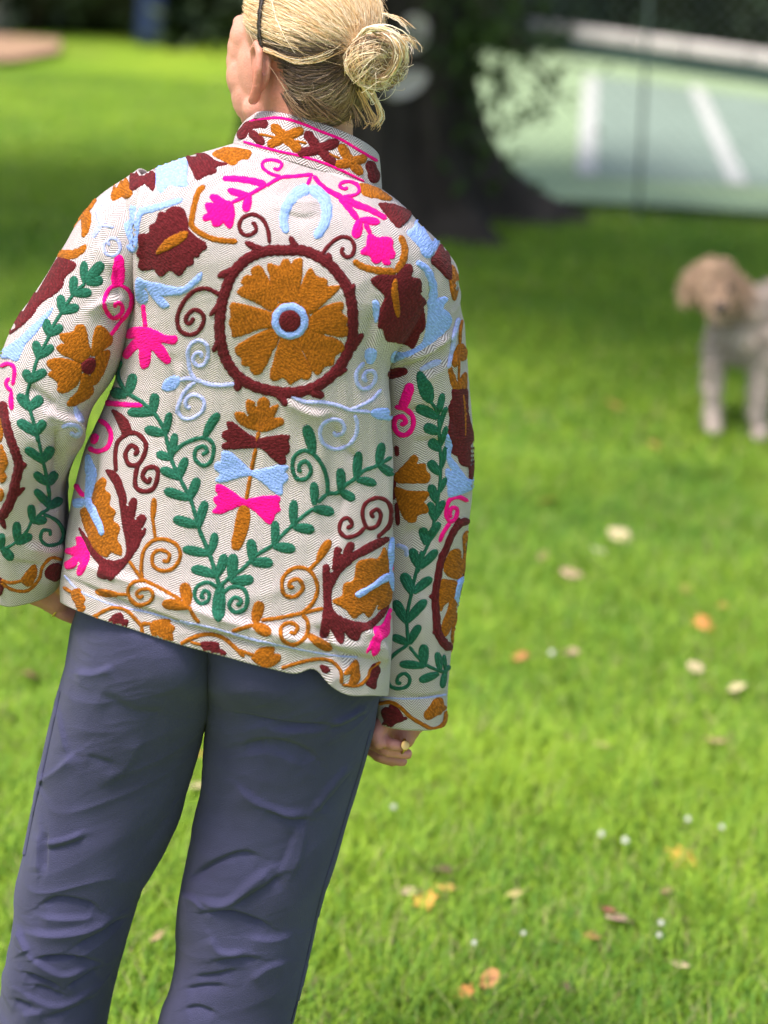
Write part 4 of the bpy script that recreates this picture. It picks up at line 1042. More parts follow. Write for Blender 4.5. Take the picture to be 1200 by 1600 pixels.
def stroke(col, pts, w, w2=None, kind='stem', H=0.0017, closed=False):
    q = tp(pts); L = np.linalg.norm(np.diff(q, axis=0), axis=1).sum(); n = max(8, int(L / 2.4))
    if len(q) == 2: q = np.array([q[0], q.mean(0), q[1]])
    c = crom(q, n, closed) if not closed else np.concatenate([crom(q, n, True), crom(q, n, True)[:1]])
    n = len(c); t = np.linspace(0, 1, n); w0 = w / TF[2]; w1 = (w if w2 is None else w2) / TF[2]
    ww = (w0 * (1 - t) + w1 * t) * 1.12 + 1.1
    if not closed:
        s = np.concatenate([[0], np.cumsum(np.linalg.norm(np.diff(c, axis=0), axis=1))]); 
        e0 = np.clip(s / (ww * .5), 0, 1); e1 = np.clip((s[-1] - s) / (ww * .5), 0, 1)
        ww = ww * np.maximum(np.sqrt(1 - (1 - e0) ** 2), .25) * np.maximum(np.sqrt(1 - (1 - e1) ** 2), .25)
    ww = ww * (1 + 0.07 * np.sin(np.arange(n) * 1.1 + random.random() * 6)) 
    ribbon(kind, col, c, ww, H)
def scroll(col, pts, w): stroke(col, pts, w, kind='scroll', H=0.0018)
def leaf(col, a, b, w, kind='leaf'):
    q = tp([a, b]); L = np.linalg.norm(q[1] - q[0]); n = max(9, int(L / 2.0)); t = np.linspace(0, 1, n)
    bend = (random.random() - 0.5) * 0.10 * L; d = (q[1] - q[0]) / L; c = q[0] + np.outer(t, q[1] - q[0]) + np.outer(np.sin(np.pi * t) * bend, [-d[1], d[0]])
    wl = w / TF[2]
    prof = np.interp(t, [0, .15, .4, .7, .85, .95, 1.0], [.5, .72, .98, 1.0, .88, .6, .25]) * (wl * 1.14 + 1.0)
    ribbon(kind, col, c, prof, 0.0018)
def blob(col, pts, kind='flower', H=0.0017, sm=True):
    q = tp(pts); per = np.linalg.norm(np.diff(np.concatenate([q, q[:1]]), axis=0), axis=1).sum()
    n = max(14, int(per / 3.0)); b = crom(q, n, True) if sm else q
    b = b + np.random.randn(*b.shape) * 0.35
    nb = len(b)
    for _k in (0,):
        tg0 = np.roll(b, -1, 0) - np.roll(b, 1, 0); tg0 /= np.linalg.norm(tg0, axis=1, keepdims=True) + 1e-9
        ar0 = np.sum(b[:, 0] * np.roll(b[:, 1], -1) - np.roll(b[:, 0], -1) * b[:, 1]); b = b - np.stack([-tg0[:, 1], tg0[:, 0]], 1) * (1 if ar0 > 0 else -1) * 1.7
    tg = np.roll(b, -1, 0) - np.roll(b, 1, 0); tg /= np.linalg.norm(tg, axis=1, keepdims=True) + 1e-9
    area = 0.5 * np.sum(b[:, 0] * np.roll(b[:, 1], -1) - np.roll(b[:, 0], -1) * b[:, 1]); sg = 1 if area > 0 else -1
    inn = np.stack([-tg[:, 1], tg[:, 0]], 1) * sg
    def inside(p):
        x, y = p[:, 0:1], p[:, 1:2]; x0, y0 = b[:, 0], b[:, 1]; x1, y1 = np.roll(x0, -1), np.roll(y0, -1)
        c = ((y0 > y) != (y1 > y)) & (x < (x1 - x0) * (y - y0) / (y1 - y0 + 1e-12) + x0); return c.sum(1) % 2 == 1
    def dist(p):
        d = np.full(len(p), 1e9)
        for i in range(nb):
            a = b[i]; e = b[(i + 1) % nb] - a; t = np.clip(((p - a) @ e) / (e @ e + 1e-9), 0, 1); d = np.minimum(d, np.linalg.norm(p - a - t[:, None] * e, axis=1))
        return d
    st = 4.2; gx = np.arange(b[:, 0].min(), b[:, 0].max(), st); gy = np.arange(b[:, 1].min(), b[:, 1].max(), st * .87)
    g = np.array([(x + (st / 2 if j % 2 else 0), y) for j, y in enumerate(gy) for x in gx]).reshape(-1, 2)
    r1 = b + inn * 1.3; r2 = (b + inn * 2.9)[::1]
    cand = []
    for arr, mn in ((r1, 0.9), (r2, 2.2), (g, 4.6)):
        if len(arr):
            k = inside(arr); arr = arr[k]
            if len(arr): arr = arr[dist(arr) > mn]
            if len(arr): cand.append(arr)
    ip = np.concatenate(cand) if cand else np.zeros((0, 2))
    allp = np.concatenate([b, ip])
    res = delaunay_2d_cdt([Vector((float(x), float(y))) for x, y in allp], [], [list(range(nb))], 1, 1e-4)
    pv = np.array([(v.x, v.y) for v in res[0]]); fc = [tuple(f) for f in res[2]]
    dd = dist(pv); Rr = 4.0
    hh = H * np.sqrt(np.clip(1 - (1 - np.minimum(dd / Rr, 1)) ** 2, 0, 1)) - 0.0004
    ra = np.random.rand() * np.pi; uv = (pv * MPX) @ np.array([[math.cos(ra), -math.sin(ra)], [math.sin(ra), math.cos(ra)]]) + np.random.rand(2)
    emit(kind, col, pv, hh, fc, uv)

# ------------------------------ centre back medallion
on(BT); tile(300, 350, 4)
stroke('M', [(580, 165), (500, 165), (420, 182), (350, 215), (295, 262), (245, 325), (215, 400), (190, 480), (178, 560), (172, 660), (185, 760), (205, 830), (240, 895), (290, 955), (380, 1010), (480, 1040), (600, 1055), (720, 1038), (820, 990), (900, 920), (958, 835), (998, 735), (1006, 620), (1000, 510), (975, 410), (920, 320), (850, 245), (760, 190), (680, 165)], 62, kind='wreath', H=0.0024, closed=True)
for a, b, w, w2 in (((440, 172), (330, 112), 55, 26), ((650, 158), (612, 75), 60, 20), ((860, 262), (848, 178), 55, 34), ((985, 450), (1016, 372), 50, 20), ((985, 790), (1070, 684), 62, 26), ((890, 940), (972, 905), 55, 22), ((740, 1045), (826, 1078), 60, 42),
                    ((540, 1050), (590, 1138), 62, 34), ((290, 960), (283, 1046), 50, 44), ((190, 700), (130, 800), 52, 26), ((180, 500), (108, 577), 52, 14), ((270, 290), (158, 330), 62, 30)): stroke('M', [a, b], w, w2, 'thorn', 0.0023)
for pt in ([(520, 440), (440, 280), (400, 265), (370, 290), (375, 320), (330, 330), (310, 365), (325, 385), (285, 420), (310, 450), (400, 490), (495, 540), (530, 500)],
           [(515, 430), (475, 270), (490, 250), (545, 265), (570, 225), (600, 225), (620, 250), (650, 220), (690, 235), (672, 395), (640, 490), (560, 495)],
           [(678, 400), (720, 300), (745, 280), (770, 320), (800, 335), (840, 350), (850, 390), (925, 395), (830, 490), (740, 560), (690, 510), (650, 480)],
           [(745, 580), (830, 515), (930, 490), (945, 520), (935, 555), (970, 590), (960, 630), (975, 655), (950, 705), (830, 685), (740, 665)],
           [(735, 660), (830, 700), (900, 720), (950, 765), (940, 795), (895, 825), (880, 880), (830, 890), (790, 940), (750, 910), (700, 800), (660, 720), (700, 680)],
           [(655, 730), (700, 830), (745, 920), (725, 970), (680, 965), (640, 985), (615, 1000), (570, 960), (520, 980), (490, 950), (520, 830), (560, 715)],
           [(545, 700), (500, 800), (440, 920), (400, 940), (370, 920), (360, 890), (315, 880), (310, 840), (275, 805), (285, 760), (400, 695), (520, 650)],
           [(495, 560), (500, 640), (420, 655), (330, 690), (260, 705), (250, 670), (235, 620), (245, 580), (240, 510), (270, 495), (380, 520)]): blob('O', pt, 'petal')
blob('O', [(612 + 125 * math.cos(a), 605 + 125 * math.sin(a)) for a in np.linspace(0, 6.283, 17)[:-1]], 'petal', H=0.0016)
stroke('B', [(612 + 90 * math.cos(a), 605 + 90 * math.sin(a)) for a in np.linspace(0, 6.283, 17)[:-1]], 48, kind='ring', H=0.0030, closed=True)
blob('M', [(612 + 67 * math.cos(a), 605 + 67 * math.sin(a)) for a in np.linspace(0, 6.283, 13)[:-1]], 'flower_centre', H=0.0032)
scroll('M', [(805, 205), (850, 140), (920, 85), (985, 90), (1015, 140), (1000, 195), (960, 205), (935, 170), (950, 145)], 22)

# ------------------------------ upper left of the back
on(BT, BSL); tile(150, 160, 4)
blob('O', [(735, 320), (800, 290), (870, 290), (965, 305), (950, 350), (900, 355), (860, 390), (800, 365), (750, 340)], 'patch')
blob('M', [(575, 335), (680, 325), (740, 365), (820, 385), (750, 400), (745, 435), (690, 455), (630, 480), (600, 420), (580, 375)], 'patch')
blob('B', [(385, 380), (470, 360), (560, 345), (565, 480), (570, 520), (540, 525), (500, 520), (455, 515), (410, 560), (385, 540), (380, 460)], 'patch')
blob('M', [(225, 430), (280, 400), (365, 395), (360, 545), (320, 520), (285, 515), (220, 550), (215, 480)], 'patch')
blob('B', [(525, 600), (440, 620), (350, 645), (280, 660), (215, 650), (215, 730), (178, 760), (190, 820), (215, 880), (195, 900), (215, 930), (250, 920), (262, 830), (270, 760), (290, 700), (360, 680), (450, 650), (530, 625)], 'leaf')
blob('M', [(500, 655), (545, 670), (570, 730), (575, 790), (610, 830), (680, 880), (685, 915), (650, 940), (640, 965), (610, 970), (605, 1010), (565, 1030), (530, 1080), (510, 1080), (460, 1050), (410, 1085), (385, 1070), (360, 1040), (310, 1050), (265, 1030), (275, 980), (255, 950), (270, 900), (265, 830), (330, 820), (340, 770), (375, 750), (395, 690), (430, 690), (455, 665)])
blob('O', [(380, 945), (420, 880), (480, 835), (560, 805), (575, 825), (540, 870), (460, 915)], 'vein', H=0.0032)
stroke('O', [(680, 520), (640, 560), (615, 640), (600, 720), (600, 770), (640, 810), (720, 850), (800, 865), (885, 870)], 32)
stroke('K', [(790, 475), (900, 480), (1000, 497), (1065, 520)], 32, 46, 'leaf')
stroke('K', [(1065, 515), (960, 575), (845, 628)], 22)
leaf('K', (950, 575), (822, 545), 42); leaf('K', (960, 575), (935, 685), 52)
blob('K', [(720, 580), (760, 580), (800, 610), (850, 630), (865, 690), (855, 760), (835, 785), (800, 755), (765, 775), (735, 770), (720, 735), (680, 740), (670, 715), (700, 690), (685, 655), (690, 630), (735, 630), (715, 600)])
scroll('M', [(1085, 885), (1075, 800), (1040, 730), (980, 700), (920, 720), (895, 770), (915, 820), (960, 830), (1000, 800), (990, 760), (970, 755)], 22)
# ------------------------------ below the collar
on(BT); tile(340, 160, 4.286)
stroke('K', [(320, 562), (420, 505), (520, 495), (610, 485), (640, 488)], 22); stroke('K', [(640, 488), (700, 560), (760, 600), (840, 640)], 24, 36); stroke('K', [(628, 490), (600, 556)], 20)
scroll('K', [(840, 632), (920, 620), (950, 590), (930, 550), (880, 530), (830, 540), (820, 565), (850, 580), (875, 570)], 20)
scroll('K', [(430, 497), (360, 480), (305, 440), (305, 400), (350, 385), (410, 395), (430, 420), (405, 450), (372, 440)], 19)
on(BT, BSR); tile(420, 240, 3.53)
stroke('B', [(98, 440), (82, 370), (100, 290), (150, 222), (225, 188)], 36, 66, 'leaf', 0.0022); stroke('B', [(225, 185), (295, 235), (320, 310), (305, 390), (256, 468)], 66, 44, 'leaf', 0.0022)
stroke('K', [(400, 240), (480, 280), (560, 310), (650, 360)], 44, 26, 'leaf'); stroke('K', [(390, 240), (450, 310), (492, 365)], 32)
leaf('K', (500, 362), (475, 468), 52); leaf('K', (498, 366), (612, 380), 42); stroke('K', [(530, 382), (562, 445)], 24)
blob('K', [(560, 440), (600, 465), (650, 460), (685, 480), (680, 515), (695, 545), (690, 575), (665, 580), (670, 610), (640, 610), (620, 590), (600, 605), (575, 600), (560, 565), (515, 555), (512, 535), (540, 510), (545, 470)])
blob('O', [(500, 170), (560, 180), (630, 215), (675, 255), (600, 245), (540, 235), (510, 210)], 'patch')
blob('M', [(610, 275), (690, 285), (780, 330), (740, 390), (710, 405), (660, 350), (635, 320)], 'patch')
blob('B', [(800, 410), (830, 365), (940, 440), (930, 500), (885, 570), (850, 555), (830, 510), (765, 440)], 'patch')
stroke('O', [(725, 450), (750, 520), (740, 590), (705, 655)], 30, 42); stroke('O', [(465, 590), (520, 625), (600, 645), (705, 655)], 30, 40)
blob('M', [(770, 610), (795, 640), (785, 680), (835, 700), (840, 750), (835, 780), (865, 820), (850, 850), (860, 900), (860, 960), (830, 1000), (800, 1070), (770, 1060), (740, 1045), (690, 1035), (650, 1030), (630, 970), (605, 950), (615, 860), (640, 790), (575, 720), (570, 690), (620, 670), (700, 670), (720, 640)])
blob('O', [(675, 740), (700, 690), (710, 780), (718, 880), (705, 900), (685, 830)], 'vein', H=0.0032)
blob('B', [(575, 820), (605, 825), (602, 900), (588, 930)], 'leaf')
# ------------------------------ left side of the back
on(BT); tile(180, 430, 6)
scroll('M', [(985, 190), (900, 140), (830, 125), (740, 150), (650, 240), (590, 360), (585, 460), (620, 530), (700, 560), (780, 525), (830, 430), (815, 360), (750, 325), (690, 360), (660, 420), (690, 455), (720, 430), (735, 395)], 36)
scroll('L', [(1130, 1020), (1000, 1035), (880, 1025), (780, 990), (700, 970), (600, 985)], 34)
blob('B', [(440, 1055), (470, 990), (540, 950), (600, 960), (600, 1010), (560, 1060), (490, 1085)], 'bud')
scroll('L', [(760, 985), (710, 920), (690, 830), (680, 720), (720, 640), (790, 615), (860, 660), (870, 760), (830, 840), (770, 850), (730, 800), (750, 740), (800, 730), (810, 780)], 30)
scroll('L', [(760, 1000), (690, 1050), (640, 1110), (600, 1200), (590, 1280), (640, 1345), (730, 1340), (820, 1270), (830, 1180), (770, 1130), (700, 1130), (660, 1180), (670, 1240), (710, 1240)], 30)
stroke('K', [(260, 272), (270, 380), (285, 495)], 36)
blob('K', [(280, 490), (380, 520), (480, 570), (575, 575), (570, 630), (530, 645), (430, 630), (470, 700), (515, 790), (510, 820), (470, 825), (410, 770), (340, 700), (330, 790), (310, 850), (270, 875), (240, 850), (230, 760), (220, 680), (160, 730), (120, 775), (85, 760), (90, 720), (150, 640), (180, 590), (110, 580), (95, 545), (150, 500), (220, 490)])
blob('B', [(210, 30), (280, 60), (400, 80), (520, 110), (620, 120), (700, 70), (780, 0), (810, -20), (800, 40), (700, 130), (640, 170), (560, 185), (470, 190), (440, 210), (500, 280), (480, 300), (430, 300), (370, 230), (280, 120), (300, 180), (300, 240), (260, 265), (215, 240), (200, 150)], 'leaf')
# ------------------------------ right side of the back
tile(400, 550, 5)
leaf('B', (888, 90), (905, -32), 84); 
scroll('L', [(850, 80), (790, 150), (785, 230), (830, 290), (900, 270), (935, 200), (910, 150), (860, 160), (840, 210), (870, 230)], 26)
scroll('L', [(270, 340), (380, 390), (520, 395), (640, 420), (740, 455), (900, 472)], 26); scroll('L', [(740, 452), (820, 420), (910, 370), (980, 290)], 22)
blob('B', [(900, 480), (930, 450), (1060, 440), (1063, 490), (1040, 530), (950, 520)], 'bud')
scroll('L', [(770, 490), (790, 560), (780, 650), (720, 730), (620, 760), (530, 720), (500, 640), (520, 570), (590, 530), (660, 540), (690, 590), (670, 640), (620, 650), (610, 620)], 25)
leaf('G', (445, 800), (385, 570), 82)
scroll('G', [(560, 1115), (555, 1000), (520, 890), (450, 800), (370, 770), (300, 820), (285, 910), (320, 990), (390, 990), (430, 930), (400, 860), (350, 870), (335, 920), (360, 935)], 28)
stroke('G', [(480, 1180), (560, 1110), (640, 1100), (700, 1040), (760, 1000), (840, 930), (940, 890), (1060, 820)], 26)
for a, b, w in (((655, 1090), (655, 905), 68), ((655, 1085), (772, 1152), 68), ((785, 1005), (805, 775), 68), ((785, 1000), (940, 1032), 62), ((955, 890), (988, 708), 66), ((955, 885), (1066, 962), 66), ((455, 1195), (450, 1015), 64)): leaf('G', a, b, w)
# ------------------------------ green vines
tile(0, 380, 3.75)
stroke('G', [(712, 690), (690, 770), (740, 870), (830, 930), (905, 1000), (960, 1090), (985, 1190), (1005, 1260)], 20)
for a, b, w in (((742, 892), (780, 762), 56), ((745, 895), (652, 870), 56), ((900, 995), (910, 878), 54), ((905, 995), (748, 992), 56), ((975, 1115), (996, 990), 42), ((970, 1115), (848, 1085), 54)): leaf('G', a, b, w)
stroke('K', [(615, 935), (720, 945), (838, 952)], 26)
tile(240, 560, 4)
stroke('G', [(95, 540), (105, 610), (135, 690), (190, 800), (235, 890), (280, 1050), (335, 1185)], 22)
for a, b, w in (((108, 625), (135, 465), 48), ((110, 625), (18, 592), 52), ((158, 755), (206, 618), 52), ((160, 752), (42, 692), 56), ((225, 880), (278, 745), 56), ((230, 878), (65, 825), 58), ((285, 1050), (328, 890), 54), ((288, 1045), (122, 1002), 60)): leaf('G', a, b, w)
scroll('G', [(110, 605), (180, 540), (280, 500), (340, 505), (375, 550), (360, 640), (310, 670), (260, 630), (265, 570), (310, 550), (335, 580), (300, 605)], 22); leaf('G', (318, 498), (410, 342), 54)
blob('O', [(510, 345), (550, 340), (590, 355), (580, 290), (590, 260), (630, 275), (640, 300), (660, 260), (690, 245), (720, 270), (725, 310), (760, 295), (780, 300), (750, 370), (800, 375), (810, 405), (770, 430), (700, 455), (650, 450), (590, 435), (530, 400)])
for q in ([(660, 455), (650, 490), (642, 525)], [(640, 560), (625, 630), (610, 705)], [(606, 730), (592, 810), (578, 890)]): stroke('O', q, 21)
blob('M', [(460, 400), (500, 405), (560, 450), (640, 500), (720, 490), (820, 480), (850, 490), (840, 520), (850, 560), (840, 590), (820, 610), (825, 650), (800, 665), (740, 620), (670, 560), (600, 560), (520, 565), (440, 565), (430, 540), (460, 520), (430, 490), (440, 460), (465, 445)], 'bow')
blob('B', [(430, 585), (480, 590), (540, 640), (610, 698), (700, 690), (790, 670), (840, 680), (820, 710), (840, 750), (805, 790), (800, 850), (760, 840), (690, 780), (610, 732), (540, 740), (450, 770), (390, 765), (420, 725), (385, 690), (390, 655), (425, 640)], 'bow')
blob('K', [(400, 790), (440, 800), (500, 840), (565, 882), (650, 870), (740, 860), (790, 870), (780, 910), (790, 950), (760, 970), (735, 1030), (700, 1020), (640, 960), (570, 918), (500, 935), (420, 970), (370, 960), (400, 925), (375, 880), (405, 855), (390, 820)], 'bow')
blob('O', [(560, 915), (600, 960), (590, 1060), (545, 1180), (515, 1195), (490, 1170), (510, 1040), (530, 950)], 'leaf')
tile(280, 760, 3.333)
stroke('G', [(100, 215), (160, 360), (195, 470), (215, 540)], 20); stroke('G', [(215, 520), (260, 478), (330, 430), (400, 360), (480, 310), (560, 230), (640, 160), (700, 115)], 17)
for a, b, w in (((158, 355), (187, 240), 42), ((162, 352), (18, 325), 46), ((195, 470), (236, 350), 46), ((195, 468), (62, 430), 50), ((272, 495), (282, 350), 54), ((270, 490), (388, 482), 52), ((382, 405), (370, 275), 50), ((380, 400), (488, 402), 52), ((493, 315), (497, 178), 42), ((490, 312), (605, 328), 50), ((603, 220), (600, 70), 44), ((600, 215), (704, 228), 50), ((698, 118), (806, 138), 50)): leaf('G', a, b, w)
leaf('G', (216, 510), (204, 702), 64)
scroll('G', [(205, 530), (150, 500), (95, 520), (80, 570), (110, 610), (150, 595), (155, 555), (130, 545), (115, 575), (135, 580)], 17)
scroll('G', [(228, 555), (270, 525), (330, 530), (355, 580), (340, 640), (290, 655), (260, 620), (285, 580), (320, 590), (315, 615), (295, 610)], 19)
# ------------------------------ lower right medallion and scrolls
blob('M', [(1080, 265), (1080, 290), (1000, 340), (920, 380), (850, 440), (810, 500), (790, 560), (800, 640), (860, 690), (960, 710), (1010, 690), (1085, 615), (1070, 660), (1010, 730), (950, 760), (930, 800), (890, 790), (860, 760), (855, 810), (830, 810), (790, 750), (770, 780), (735, 780), (745, 700), (755, 600), (750, 500), (750, 420), (775, 410), (795, 440), (810, 330), (840, 325), (850, 350), (880, 295), (910, 300), (910, 340), (1000, 290)], 'wreath')
blob('O', [(1070, 320), (1085, 400), (1092, 460), (1098, 500), (1103, 560), (1090, 610), (1040, 640), (1030, 620), (990, 680), (960, 655), (910, 685), (870, 640), (800, 600), (850, 570), (860, 510), (910, 490), (930, 400), (990, 380), (1040, 375)])
blob('B', [(920, 555), (1000, 510), (1075, 452), (1095, 480), (1010, 530), (940, 575)], 'vein', H=0.0032)
blob('B', [(1092, 330), (1108, 270), (1108, 380), (1092, 450)], 'leaf', H=0.003); blob('B', [(1080, 460), (1105, 450), (1108, 540), (1098, 525)], 'leaf', H=0.003); stroke('K', [(1090, 440), (1112, 412)], 22)
blob('K', [(1100, 635), (1092, 720), (1085, 770), (1050, 800), (1040, 860), (1010, 880), (1000, 850), (975, 870), (1000, 810), (1020, 770), (1015, 730), (1060, 720)])
scroll('M', [(1030, 268), (1088, 210), (1104, 140), (1085, 80), (1030, 60), (970, 90), (955, 150), (980, 215), (1030, 205), (1050, 150), (1030, 120), (1000, 140), (1015, 165)], 18)
scroll('M', [(970, 210), (930, 250), (870, 265), (835, 230), (845, 180), (880, 165), (900, 200), (870, 220)], 18)
leaf('O', (722, 388), (788, 280), 44); stroke('O', [(730, 380), (672, 442)], 18)
scroll('O', [(640, 662), (700, 600), (720, 520), (680, 440), (600, 425), (540, 480), (545, 560), (600, 575), (645, 530), (620, 485), (580, 495), (575, 525), (600, 525)], 18)
stroke('O', [(752, 635), (640, 660), (520, 685), (425, 698)], 17); leaf('O', (395, 712), (425, 598), 56); leaf('O', (385, 715), (478, 768), 56); stroke('O', [(390, 720), (330, 738), (272, 757)], 18)
scroll('O', [(640, 665), (670, 710), (660, 780), (600, 825), (540, 800), (530, 740), (570, 710), (615, 730), (600, 765), (575, 755)], 18); leaf('O', (672, 772), (795, 848), 46)
stroke('L', [(0, 700), (180, 740), (400, 800), (600, 845), (800, 880), (930, 890)], 7, kind='seam_thread', H=0.0008)
stroke('O', [(0, 825), (80, 785), (150, 770), (220, 785), (280, 830), (340, 890)], 18); blob('M', [(110, 820), (150, 810), (200, 815), (210, 845), (245, 870), (200, 885), (150, 875)])
blob('O', [(380, 890), (420, 845), (490, 840), (490, 870), (525, 880), (520, 910), (460, 945), (410, 925), (380, 900)]); stroke('O', [(300, 850), (390, 882)], 16)
stroke('O', [(530, 948), (620, 920), (720, 900), (790, 910), (840, 960), (846, 1030)], 16); stroke('O', [(846, 1034), (930, 1038), (980, 1000), (1000, 950), (1050, 912)], 14)
blob('M', [(735, 935), (770, 940), (785, 960), (755, 970)]); blob('O', [(920, 905), (935, 950), (940, 1000), (910, 1036), (885, 1028), (895, 980), (860, 975)]); blob('M', [(1000, 940), (1030, 925), (1045, 960), (1030, 1000), (1020, 1052), (975, 1030), (985, 990)])
# ------------------------------ lower left medallion
tile(0, 640, 3.75)
blob('O', [(600, 400), (620, 420), (615, 470), (645, 500), (640, 560), (675, 600), (660, 650), (700, 690), (685, 760), (710, 810), (710, 850), (690, 850), (650, 835), (620, 865), (560, 820), (530, 770), (500, 700), (480, 640), (475, 590), (530, 560), (545, 500), (565, 440)])
blob('B', [(510, 520), (545, 540), (580, 620), (610, 700), (605, 730), (585, 725), (550, 640), (505, 560)], 'vein', H=0.0032)
blob('B', [(505, 290), (520, 272), (555, 340), (560, 400), (530, 510), (500, 520), (505, 400)], 'leaf'); blob('B', [(436, 530), (500, 530), (490, 560), (442, 570)], 'leaf')
stroke('K', [(442, 435), (465, 475), (495, 510)], 22)
blob('M', [(620, 360), (660, 360), (700, 400), (735, 500), (745, 560), (775, 520), (800, 530), (795, 580), (790, 640), (830, 615), (855, 640), (830, 700), (855, 700), (830, 760), (800, 820), (760, 880), (700, 950), (650, 1000), (630, 990), (600, 990), (570, 965), (580, 910), (530, 840), (480, 740), (460, 690), (500, 740), (560, 830), (620, 880), (690, 885), (740, 850), (735, 760), (715, 650), (700, 540), (670, 440)], 'wreath')
blob('M', [(660, 10), (690, 15), (750, 70), (765, 130), (730, 160), (705, 110)], 'bud')
scroll('M', [(740, 145), (690, 190), (675, 270), (680, 365)], 22); scroll('M', [(740, 140), (800, 140), (850, 190), (850, 250), (810, 320), (755, 320), (735, 260), (770, 210), (805, 240), (785, 270)], 24)
scroll('M', [(810, 320), (795, 380), (795, 450), (840, 480), (900, 460), (925, 380), (910, 340), (860, 345), (835, 390), (865, 425), (885, 395)], 24)
blob('K', [(450, 750), (490, 760), (520, 830), (520, 870), (500, 930), (470, 970), (450, 960), (465, 900), (420, 930), (390, 925), (385, 900), (440, 860), (395, 840), (390, 820), (450, 800)])
scroll('K', [(580, 60), (625, 90), (650, 150), (630, 220), (570, 245), (520, 225)], 24); leaf('K', (545, 200), (562, 140), 38)
leaf('O', (893, 650), (903, 515), 32); stroke('O', [(895, 640), (910, 755)], 17)
tile(80, 840, 4.615)
scroll('O', [(655, 300), (650, 200), (670, 90), (740, 20), (830, 15), (910, 60), (930, 140), (880, 220), (800, 240), (735, 200), (735, 120), (790, 90), (850, 120), (840, 170), (800, 165)], 24)
stroke('O', [(560, 165), (610, 240), (660, 300), (760, 350), (850, 400), (940, 450)], 22); leaf('O', (985, 490), (955, 325), 78); leaf('O', (990, 500), (800, 478), 74); stroke('O', [(990, 490), (1030, 570), (1070, 616)], 24)
scroll('O', [(690, 310), (600, 320), (555, 370), (570, 440), (630, 485), (700, 470), (735, 420), (710, 375), (650, 375), (615, 405), (640, 435), (665, 415)], 22); leaf('O', (480, 410), (318, 388), 50); stroke('O', [(460, 408), (558, 413)], 20)
stroke('O', [(92, 370), (112, 470), (160, 556), (230, 590), (310, 570), (380, 530), (460, 505), (540, 525), (600, 580), (650, 640), (660, 690), (720, 750), (800, 792), (880, 785), (960, 755), (1050, 720), (1130, 700), (1200, 710)], 23)
stroke('O', [(310, 570), (360, 610), (412, 632)], 18); stroke('O', [(645, 622), (725, 622)], 24); stroke('O', [(1000, 752), (1085, 775)], 18); stroke('O', [(88, 355), (150, 398)], 18)
blob('O', [(150, 390), (200, 370), (215, 410), (245, 440), (230, 480), (245, 510), (210, 540), (185, 500), (165, 450)]); blob('M', [(410, 620), (440, 570), (490, 545), (515, 560), (520, 590), (555, 600), (540, 640), (560, 670), (540, 705), (520, 700), (510, 738), (480, 735), (440, 680)])
blob('O', [(720, 620), (760, 600), (850, 590), (855, 620), (890, 650), (870, 690), (880, 740), (840, 735), (800, 755), (750, 720), (720, 680)])
stroke('L', [(95, 270), (200, 380), (350, 450), (500, 500), (700, 540), (900, 600), (1000, 625)], 9, kind='seam_thread', H=0.0008)

# ------------------------------ left sleeve
on(BSL); tile(0, 380, 3.75)
blob('K', [(675, 90), (720, 90), (722, 230), (660, 245)], 'bud')
scroll('K', [(690, 238), (640, 270), (610, 340), (625, 400), (665, 440), (712, 410), (715, 365), (685, 350), (668, 378)], 21); scroll('K', [(700, 240), (755, 280), (770, 340), (752, 400), (700, 470), (645, 545)], 19)
stroke('G', [(500, 235), (430, 300), (365, 400), (320, 470), (290, 540), (250, 620), (215, 690), (190, 780), (160, 880), (175, 970), (200, 1060), (225, 1170)], 18)
for a, b, w in (((497, 235), (495, 105), 44), ((505, 225), (604, 112), 62), ((505, 230), (604, 215), 58), ((425, 300), (435, 192), 48), ((425, 295), (538, 290), 52), ((362, 405), (355, 302), 48), ((362, 405), (464, 375), 52), ((285, 540), (270, 442), 48), ((288, 538), (368, 482), 48), ((222, 672), (204, 572), 48), ((222, 670), (314, 598), 48), ((172, 815), (148, 738), 48), ((172, 815), (274, 748), 52), ((178, 975), (108, 882), 52), ((178, 970), (250, 902), 58), ((218, 1125), (100, 1042), 56), ((215, 1120), (265, 1040), 52)): leaf('G', a, b, w)
blob('M', [(300, 88), (430, 112), (435, 150), (380, 200), (365, 250), (330, 290), (240, 350), (190, 420), (150, 460), (100, 500), (56, 525), (125, 372), (205, 244)])
blob('O', [(312, 75), (350, 45), (430, 45), (500, 10), (490, 50), (440, 85), (380, 90)], 'leaf'); stroke('O', [(306, 80), (244, 170), (128, 345)], 14)
blob('O', [(566, 660), (640, 630), (630, 700), (590, 790), (550, 830), (530, 790), (560, 720)], 'petal'); blob('O', [(560, 500), (600, 490), (640, 530), (660, 560), (640, 600), (545, 660), (540, 620)], 'petal')
tile(0, 480, 6.667)
blob('O', [(590, 430), (630, 390), (665, 375), (630, 320), (640, 280), (760, 260), (800, 195), (850, 185), (890, 220), (920, 380), (945, 480), (880, 560), (840, 580), (720, 520), (620, 470)], 'petal')
blob('O', [(495, 570), (560, 540), (700, 545), (840, 600), (850, 650), (810, 790), (720, 870), (650, 895), (600, 870), (610, 800), (580, 760), (520, 720), (510, 690), (545, 660), (500, 610)], 'petal')
blob('O', [(860, 700), (930, 720), (970, 850), (930, 930), (830, 1000), (740, 1030), (700, 1010), (740, 950), (820, 860)], 'petal')
blob('M', [(850, 620), (880, 560), (950, 530), (990, 560), (980, 640), (940, 690), (880, 680)], 'flower_centre', H=0.0030)
blob('B', [(24, 460), (200, 330), (350, 180), (500, 50), (550, 0), (500, 100), (340, 300), (250, 400), (180, 550), (100, 530), (24, 520)], 'leaf')
